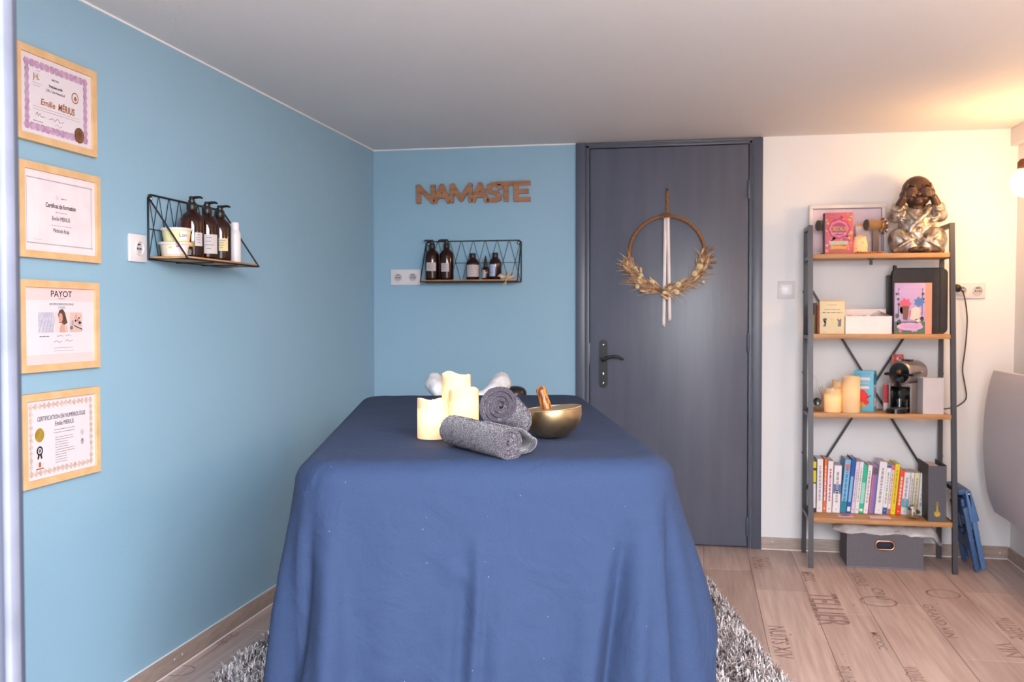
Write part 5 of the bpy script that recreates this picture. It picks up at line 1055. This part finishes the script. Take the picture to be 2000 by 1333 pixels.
for xx in (-.013, .013): MB().lathe([(.0,.022),(.012,.0222),(.016,.060),(.0155,.0602),(.0115,.025),(0,.0245)], 18, Matrix.Translation((xx*1.2, .035+abs(xx)*.5*(1 if xx > 0 else -1), .0008))).build('glass_cup', GLS, cm, 60, label='small clear glass in the cup bay')
MB().rbox(-.044, .044, .196, .222, .004, .150, .008).build('water_tank', thin('tank_plastic', (216,206,206), .55, .1, 'film'), cm); MB().rbox(-.018, .018, .05, .10, hb_+.102, hb_+.109, .003).build('button_plate', BKP, cm)
x0, x1 = X(1801.5,4.80), X(1843.5,4.80); t = thing('capsule_bin', 'small white square bin with a brown lump showing at its open top', 'bin', ((x0+x1)/2, 4.788, z), math.radians(7)); w = (x1-x0)/2; WM = flat('bin_white', (206,198,202), .35); hh = .168
MB().box(-w, w, 0, .003, 0, hh).box(-w, w, .072, .075, 0, hh).box(-w, -w+.003, .003, .072, 0, hh).box(w-.003, w, .003, .072, 0, hh).box(-w+.003, w-.003, .003, .072, 0, .003).box(-w+.003, w-.003, .003, .072, .112, .115).build('bin_wall', WM, t, 0)
lump = MB().ell((0,0,.02), (.024,.02,.022)).cap((-.01,0,.02), .016, (.012,.004,.036), .012); lm = obj('paper_filter', blob(lump, .004, 3), mat('brown_paper_lump', (190,116,56), .8, var=(20,.6)), None, 60); tag(lm, 'crumpled brown paper sticking out of the small white bin', 'paper'); lm.location = Vector(t.location)+Vector((.0,.038,.120))

# --- bottom board: books, terrarium, binder
z = SZ[3]+.0004; YS = 4.868
YEL = flat('book_yellow', (238,216,40)); BKB = flat('book_black', (46,44,52)); WB = flat('book_white', (240,234,240)); ORG = flat('book_orange', (236,116,44)); LBL_ = flat('book_sky', (134,186,228)); TEA = flat('book_teal', (34,132,160)); NAV = flat('book_royal', (36,92,172)); LLC = flat('book_lilac', (222,210,230)); GRE = flat('book_green', (52,190,150)); PUR = flat('book_purple', (146,110,190)); SAL = flat('book_salmon', (220,120,110)); RED = flat('book_red', (232,92,96)); VER = flat('book_vermilion', (238,84,40)); CYA = flat('book_cyan', (70,192,214)); PYE = flat('book_pale_yellow', (236,226,180)); NB = flat('book_navy', (44,62,110)); PGE = flat('book_pinkwhite', (244,226,232))
books = [  # label, bottom px left/right, height, tilt, depth, cover, spine blocks (z0,z1,mat,inset) , text ink
 ('black book with yellow block lettering, leftmost on the bottom board', 1588.5,1596.2,.248,0,.155,BKB,[(.86,.99,YEL,.02),(.58,.82,YEL,.14),(.08,.56,WB,.30)],None),
 ('white paperback beside the black and yellow book', 1596.8,1608.6,.257,.6,.150,WB,[],INKL),
 ('bright orange book between white paperbacks', 1609.2,1615.0,.258,1.6,.150,ORG,[(.30,.62,SAL,.05)],WB),
 ('white paperback with pale red lettering, right of the orange book', 1615.6,1626.2,.249,2.0,.150,WB,[],REDI),
 ('white book with a small blue picture on its spine', 1627.2,1642.2,.228,2.4,.150,WB,[(.40,.61,BLU,0)],INKL),
 ('light blue book with a teal foot', 1643.0,1654.6,.257,5.2,.150,LBL_,[(0,.22,TEA,0),(.80,.92,SAL,.2)],DCY),
 ('royal blue book with white lettering', 1655.0,1663.2,.263,5.6,.155,NAV,[(.03,.12,WB,.2),(.20,.68,LBL_,.3)],None),
 ('pale lilac paperback right of the royal blue book', 1664.0,1671.0,.250,5.6,.150,LLC,[],INKL),
 ('slim white paperback left of the green book', 1671.4,1678.7,.250,5.6,.150,WB,[],INKL),
 ('green book with a pale centre panel', 1679.2,1687.8,.234,5.6,.145,GRE,[(.20,.64,flat('book_pale_green', (160,222,204)),.12),(.04,.10,WB,.2)],None),
 ('white paperback between the green and purple books', 1688.5,1697.2,.234,5.6,.145,WB,[],INKL),
 ('purple book with a salmon edge and grey barred top', 1698.0,1709.6,.232,5.6,.145,PUR,[(0,1,SAL,-1),(.80,.97,INKG,.05)],None),
 ('thick white book in the middle of the row', 1710.2,1724.8,.252,5.4,.150,WB,[],INKL),
 ('white book with green lettering and blue foot', 1725.4,1734.4,.236,5.4,.145,WB,[(0,.14,NAV,0),(.94,1,NAV,0)],flat('ink_green', (140,196,150))),
 ('slim pink and red book left of the yellow one', 1735.0,1741.0,.236,5.4,.145,PGE,[(0,.12,RED,0),(.9,1,RED,0)],REDI),
 ('bright yellow book, tallest of the warm-coloured three', 1741.4,1750.8,.243,5.4,.150,YEL,[],flat('ink_mustard', (196,160,30))),
 ('vermilion book with pale lettering right of the yellow one', 1751.4,1761.2,.214,5.4,.140,VER,[(0,.16,flat('book_scarlet', (240,64,20)),0)],PGE),
 ('white book with a cyan block on its spine', 1762.0,1774.5,.203,4.6,.140,WB,[(.17,.38,CYA,.05)],INKL),
 ('slim white book behind the glass terrarium', 1775.2,1782.0,.203,4.6,.140,WB,[],INKL),
 ('pale yellow book behind the glass terrarium', 1782.6,1792.6,.203,4.6,.140,PYE,[],INKL),
 ('white book at the right end of the row, next to the binder', 1793.4,1804.6,.203,4.6,.140,WB,[],INKL)]
for i, (lab, pa_, pb2, h, tilt, dep, cov, blk, ink) in enumerate(books):
    xa, xb = X(pa_, YS), X(pb2, YS); wd = max((xb-xa)*.985*math.cos(math.radians(tilt)), .009)
    t = thing('book', lab, 'book', (xb, YS+.002*((i*7) % 4), z), group='books on the bottom board'); t.rotation_euler = (0, math.radians(tilt), 0)
    MB().rbox(-wd, 0, 0, .0022, 0, h, .0008, 1).box(-wd, -wd+.0013, .002, dep, 0, h).box(-.0013, 0, .002, dep, 0, h).build('cover', cov, t, 0); MB().box(-wd+.0013, -.0013, .0022, dep-.003, .002, h-.0025).build('pages', PAPER, t, 0)
    s = Sheet((-wd/2, 0, 0), (1,0,0), (0,0,1), t, step=.0002, off=.0002)
    for a, b, m_, ins in blk:
        if ins == -1: s.rect(-wd/2+.0006, h*a+.001, -wd/2+wd*.22, h*b-.001, m_, 0, 'edge_strip'); s.rect(wd/2-wd*.24, h*a+.001, wd/2-.0006, h*b-.001, flat('book_slate', (96,120,150)), 0, 'edge_strip')
        else: s.rect(-wd/2*(1-ins)+.0006, h*a+.001, wd/2*(1-ins)-.0006, h*b-.001, m_, 1, 'spine_block')
    if ink:
        rr = random.Random(i); q = h*.22
        while q < h*.86:
            l = rr.uniform(.006, .022); s.rect(-wd*.16, q, wd*.16, min(q+l, h*.88), ink, 2, 'spine_lettering'); q += l+.004
        s.disc(0, h*.075, min(wd*.22, .0032), ink, 2, 'publisher_mark', n=10)
    if i == 4: s.poly([(-wd*.3,h*.41),(wd*.3,h*.41),(0,h*.54)], PYE, 2, 'spine_picture'); s.disc(0, h*.55, .003, SAL, 3, 'spine_picture')
    if i == 11: [s.rect(-wd*.36+wd*.2*k, h*.82, -wd*.28+wd*.2*k, h*.965, INKD, 2, 'bar') for k in range(4)]
    s.done()
terrarium('glass drop terrarium with green succulents in front of the books', Vector((X(1787,4.795), 4.795, z)), .205, .043, True)
for lab, a, b, yy, m_ in (('pale pink printed card lying flat below the blue books', 1638, 1668, 4.80, flat('pink_card_flat', (214,176,200))), ('plain pale pink card lying flat below the purple book', 1700, 1741, 4.795, flat('pale_pink_card', (226,200,204)))):
    t = thing('card', lab, 'card', ((X(a,yy)+X(b,yy))/2, yy, z), group='cards lying on the bottom board'); w = (X(b,yy)-X(a,yy))/2
    MB().rbox(-w, w, -.028, .028, 0, .0035, .001).build('card_stock', m_, t)
    if a == 1638: s = Sheet((0,0,.0035), (1,0,0), (0,1,0), t); s.rect(-w*.55, -.012, w*.6, .014, VIO, 0, 'print'); s.disc(0, 0, .008, INKD, 1, 'print'); s.done()
YBI = 4.742; x0, x1 = X(1815.5,YBI), X(1851.5,YBI); t = thing('binder', 'dark grey binder with a gold key emblem at the right end', 'binder', ((x0+x1)/2, YBI, z)); w = (x1-x0)/2; BG = mat('binder_cloth', (96,96,106), .7, var=(200,.5), bump=(400,.3)); BE = flat('binder_edge', (52,48,56))
hB = .257; MB().rbox(-w, w, 0, .003, 0, hB, .001).build('spine', BG, t, 0); MB().box(-w, -w+.003, .003, .215, 0, hB+.004).build('board', BE, t, 0); MB().box(w-.003, w, .003, .215, 0, hB+.004).build('board', BE, t, 0); MB().box(-w+.006, w*.55, .012, .205, .004, hB-.010).build('paper_block', flat('pinkish_paper', (230,204,194)), t, 0)
s = Sheet((0,0,0), (1,0,0), (0,0,1), t); kz = .046; s.disc(0, kz-.010, .0135, GOLDF, 1, 'gold_key', n=40, lobes=10, amp=.18); s.rect(-.0035, kz, .0035, kz+.040, GOLDF, 1, 'gold_key'); s.rect(-.0055, kz+.030, .0055, kz+.036, GOLDF, 1, 'gold_key'); s.ring(0, kz+.041, .002, .0045, GOLDF, 1, 'gold_key'); s.done()
t, s, w = cbox('dark notebook squeezed between the binder and the shelf leg', 'notebook', 'book', x1+.0015, x1+.013, 4.80, 4.99, z, .190, flat('notebook_dark', (44,34,44)), .001, part='cover'); s.rect(-w/2+.001, .02, w/2-.001, .05, PK, 0, 'print'); s.done()

# ------------------------------------------------------------------ below and beside the shelf
sb = thing('storage_box', 'dark grey fabric storage box under the ladder shelf', 'box', (.873, 4.772, 0)); w = .168; dp = .225; hh = .160
FAB = mat('grey_felt', (118,115,121), .95, var=(260,.8), col2=(92,89,96), bump=(300,.5)); PIP = flat('grey_piping', (134,130,150), .8)
gx, gz, ga, gb = 0.0, .108, .037, .0165
outer = [(-w,0),(w,0),(w,hh),(-w,hh)]
vs = [(-w,0),(w,0),(w,hh),(-w,hh)]; n = 32; loop = []
for i in range(n):
    a = 2*PI*i/n; c_, s_ = math.cos(a), math.sin(a); loop.append((gx+math.copysign(min(abs(c_)*1.0, 1), c_)*(gb)+(ga-gb)*(1 if c_ > 0 else -1), gz+s_*gb))
fm = MB()
for yy in (0, .004): fm.v += [(x, yy, q) for x, q in vs]+[(x, yy, q) for x, q in loop]
def quad_for(i): a = 2*PI*(i+.5)/n; return 2 if 0 < a < PI/2 else 3 if a < PI else 0 if a < 1.5*PI else 1
for base in (0, 4+n):
    for i in range(n):
        j = (i+1) % n; q = quad_for(i); fm.f.append((base+q, base+4+i, base+4+j))
    for (i, a, b) in ((n//4, 2, 3), (n//2, 3, 0), (3*n//4, 0, 1), (0, 1, 2)): fm.f.append((base+a, base+b, base+4+i))
for i in range(n): j = (i+1) % n; fm.f.append((4+i, 4+j, 4+n+4+j, 4+n+4+i))
fm.build('front_panel', FAB, sb, 0)
MB().box(-w, -w+.004, .004, dp, 0, hh).build('side_panel', FAB, sb, 0); MB().box(w-.004, w, .004, dp, 0, hh).build('side_panel', FAB, sb, 0); MB().box(-w+.004, w-.004, dp-.004, dp, 0, hh).build('back_panel', FAB, sb, 0); MB().box(-w+.004, w-.004, .004, dp-.004, .0005, .005).build('bottom_panel', FAB, sb, 0); MB().box(-w+.006, w-.006, .02, .024, .05, hh-.01).build('hole_sheet', flat('navy_sheet', (40,40,58)), sb, 0)  # dark navy sheet standing just behind the grommet hole
MB().tube([(x*1.13-gx*.13, -.0005, gz+(q-gz)*1.22) for x, q in loop], .0052, 8, True).build('grommet', mat('rose_gold', (214,170,148), .2, 1, var=(9,.3)), sb, 80, label='rose gold oval grommet handle')
MB().tube([(-w,0,.003),(w,0,.003)], .0024, 6).tube([(-w,0,0.002),(-w,dp,.002)], .0024, 6).tube([(-w,-.0003,0.002),(-w,-.0003,hh)], .0018, 6).tube([(w,-.0003,0.002),(w,-.0003,hh)], .0018, 6).tube([(-w,0,hh-.001),(w,0,hh-.001)], .0018, 6).build('piping', PIP, sb, 60)
pb = thing('plastic_bag', 'crumpled clear plastic bag bulging over the grey storage box', 'bag', (.885, 4.79, .140)); rows = []
for i in range(90):
    f = i/89; x = -.235+.490*f; row = []; end = smooth01(f/.10)*smooth01((1-f)/.08)
    for j in range(40):
        ang = 2*PI*j/40; c_, s_ = math.cos(ang), math.sin(ang)
        yy = .088+c_*(.040+.078*end); zz = .046-.012*f+s_*(.006+.022*end)
        if c_ < -.55: zz -= .020*(-c_-.55)/.45*(.6+.6*mnoise.noise(Vector((x*9, 2, 0))))                  # sagging over the front edge
        zz -= .062*smooth01((f-.86)/.14)+.012*smooth01((.12-f)/.12)
        n_ = Vector((x*15, yy*15, s_*1.3)); q = mnoise.noise(n_)*.014+abs(mnoise.noise(n_*2.1))*.016-.006
        zz = min(zz+q*(.9 if s_ > 0 else .25), .0690); inside = -.165 < x < .158 and yy > -.022
        yy += mnoise.noise(n_*1.6+Vector((3,1,2)))*.010-(.004 if c_ < 0 else 0)
        row.append((x+mnoise.noise(n_*1.4)*.010, yy, max(zz, .0225) if inside else max(zz, -.075)))
    rows.append(row)
MB().grid(rows, True).build('film', thin('clear_film', (248,242,244), .45, .14, 'film'), pb, 80)
sd_ = thing('step_stool', 'blue folded plastic step stool leaning beside the ladder shelf', 'stool', (1.262, 4.758, 0)); sd_.rotation_euler = (0, math.radians(-11), 0); sd_.scale = (1, .86, 1)
BLP = mat('blue_plastic', (84,122,172), .42, var=(9,.4), col2=(74,110,160)); BLP2 = mat('blue_plastic_dark', (66,98,146), .5, var=(9,.4))
for k, x0 in enumerate((.004, .032)):
    m_ = BLP2 if k == 0 else BLP
    p = MB().rbox(x0, x0+.022, 0, .034, .0, .30, .005, M=None).rbox(x0, x0+.022, .245, .279, .0, .30, .005)
    p.rbox(x0+.003, x0+.019, .03, .25, .255, .335, .005).rbox(x0+.003, x0+.019, .03, .25, .085, .150, .005)
    p.rbox(x0+.004, x0+.018, .03, .10, .148, .170, .004).rbox(x0+.004, x0+.018, .18, .25, .148, .170, .004)
    for q in range(9): p.rbox(x0-.0008, x0+.0228, -.0015, .0355, .02+.030*q, .024+.030*q, .001)
    for v_ in range(len(p.v)): a = p.v[v_]; p.v[v_] = (a[0], a[1], max(a[2]+.235*a[0]*1.0+.0*a[1], .0))
    p.build('leg_panel', m_, sd_, 40)
for x0, ang in ((.006, .03), (.052, -.09)):
    R = Matrix.Translation((x0 if x0 < 0 else .040, 0, .375)) @ Matrix.Rotation(ang, 4, 'Y')
    sp = MB().rbox(-.012, .012, -.004, .283, -.145, .004, .007, M=R).build('seat_half', BLP, sd_, 40)
    if x0 > 0: MB().ell(R @ Vector((.0,-.005,-.012)), (.0035,.0015,.0035), 10, 6).build('rivet', WHITEP, sp)
MB().rbox(-.004, .046, .0, .279, .362, .386, .006).build('hinge_bar', BLP2, sd_, 40)
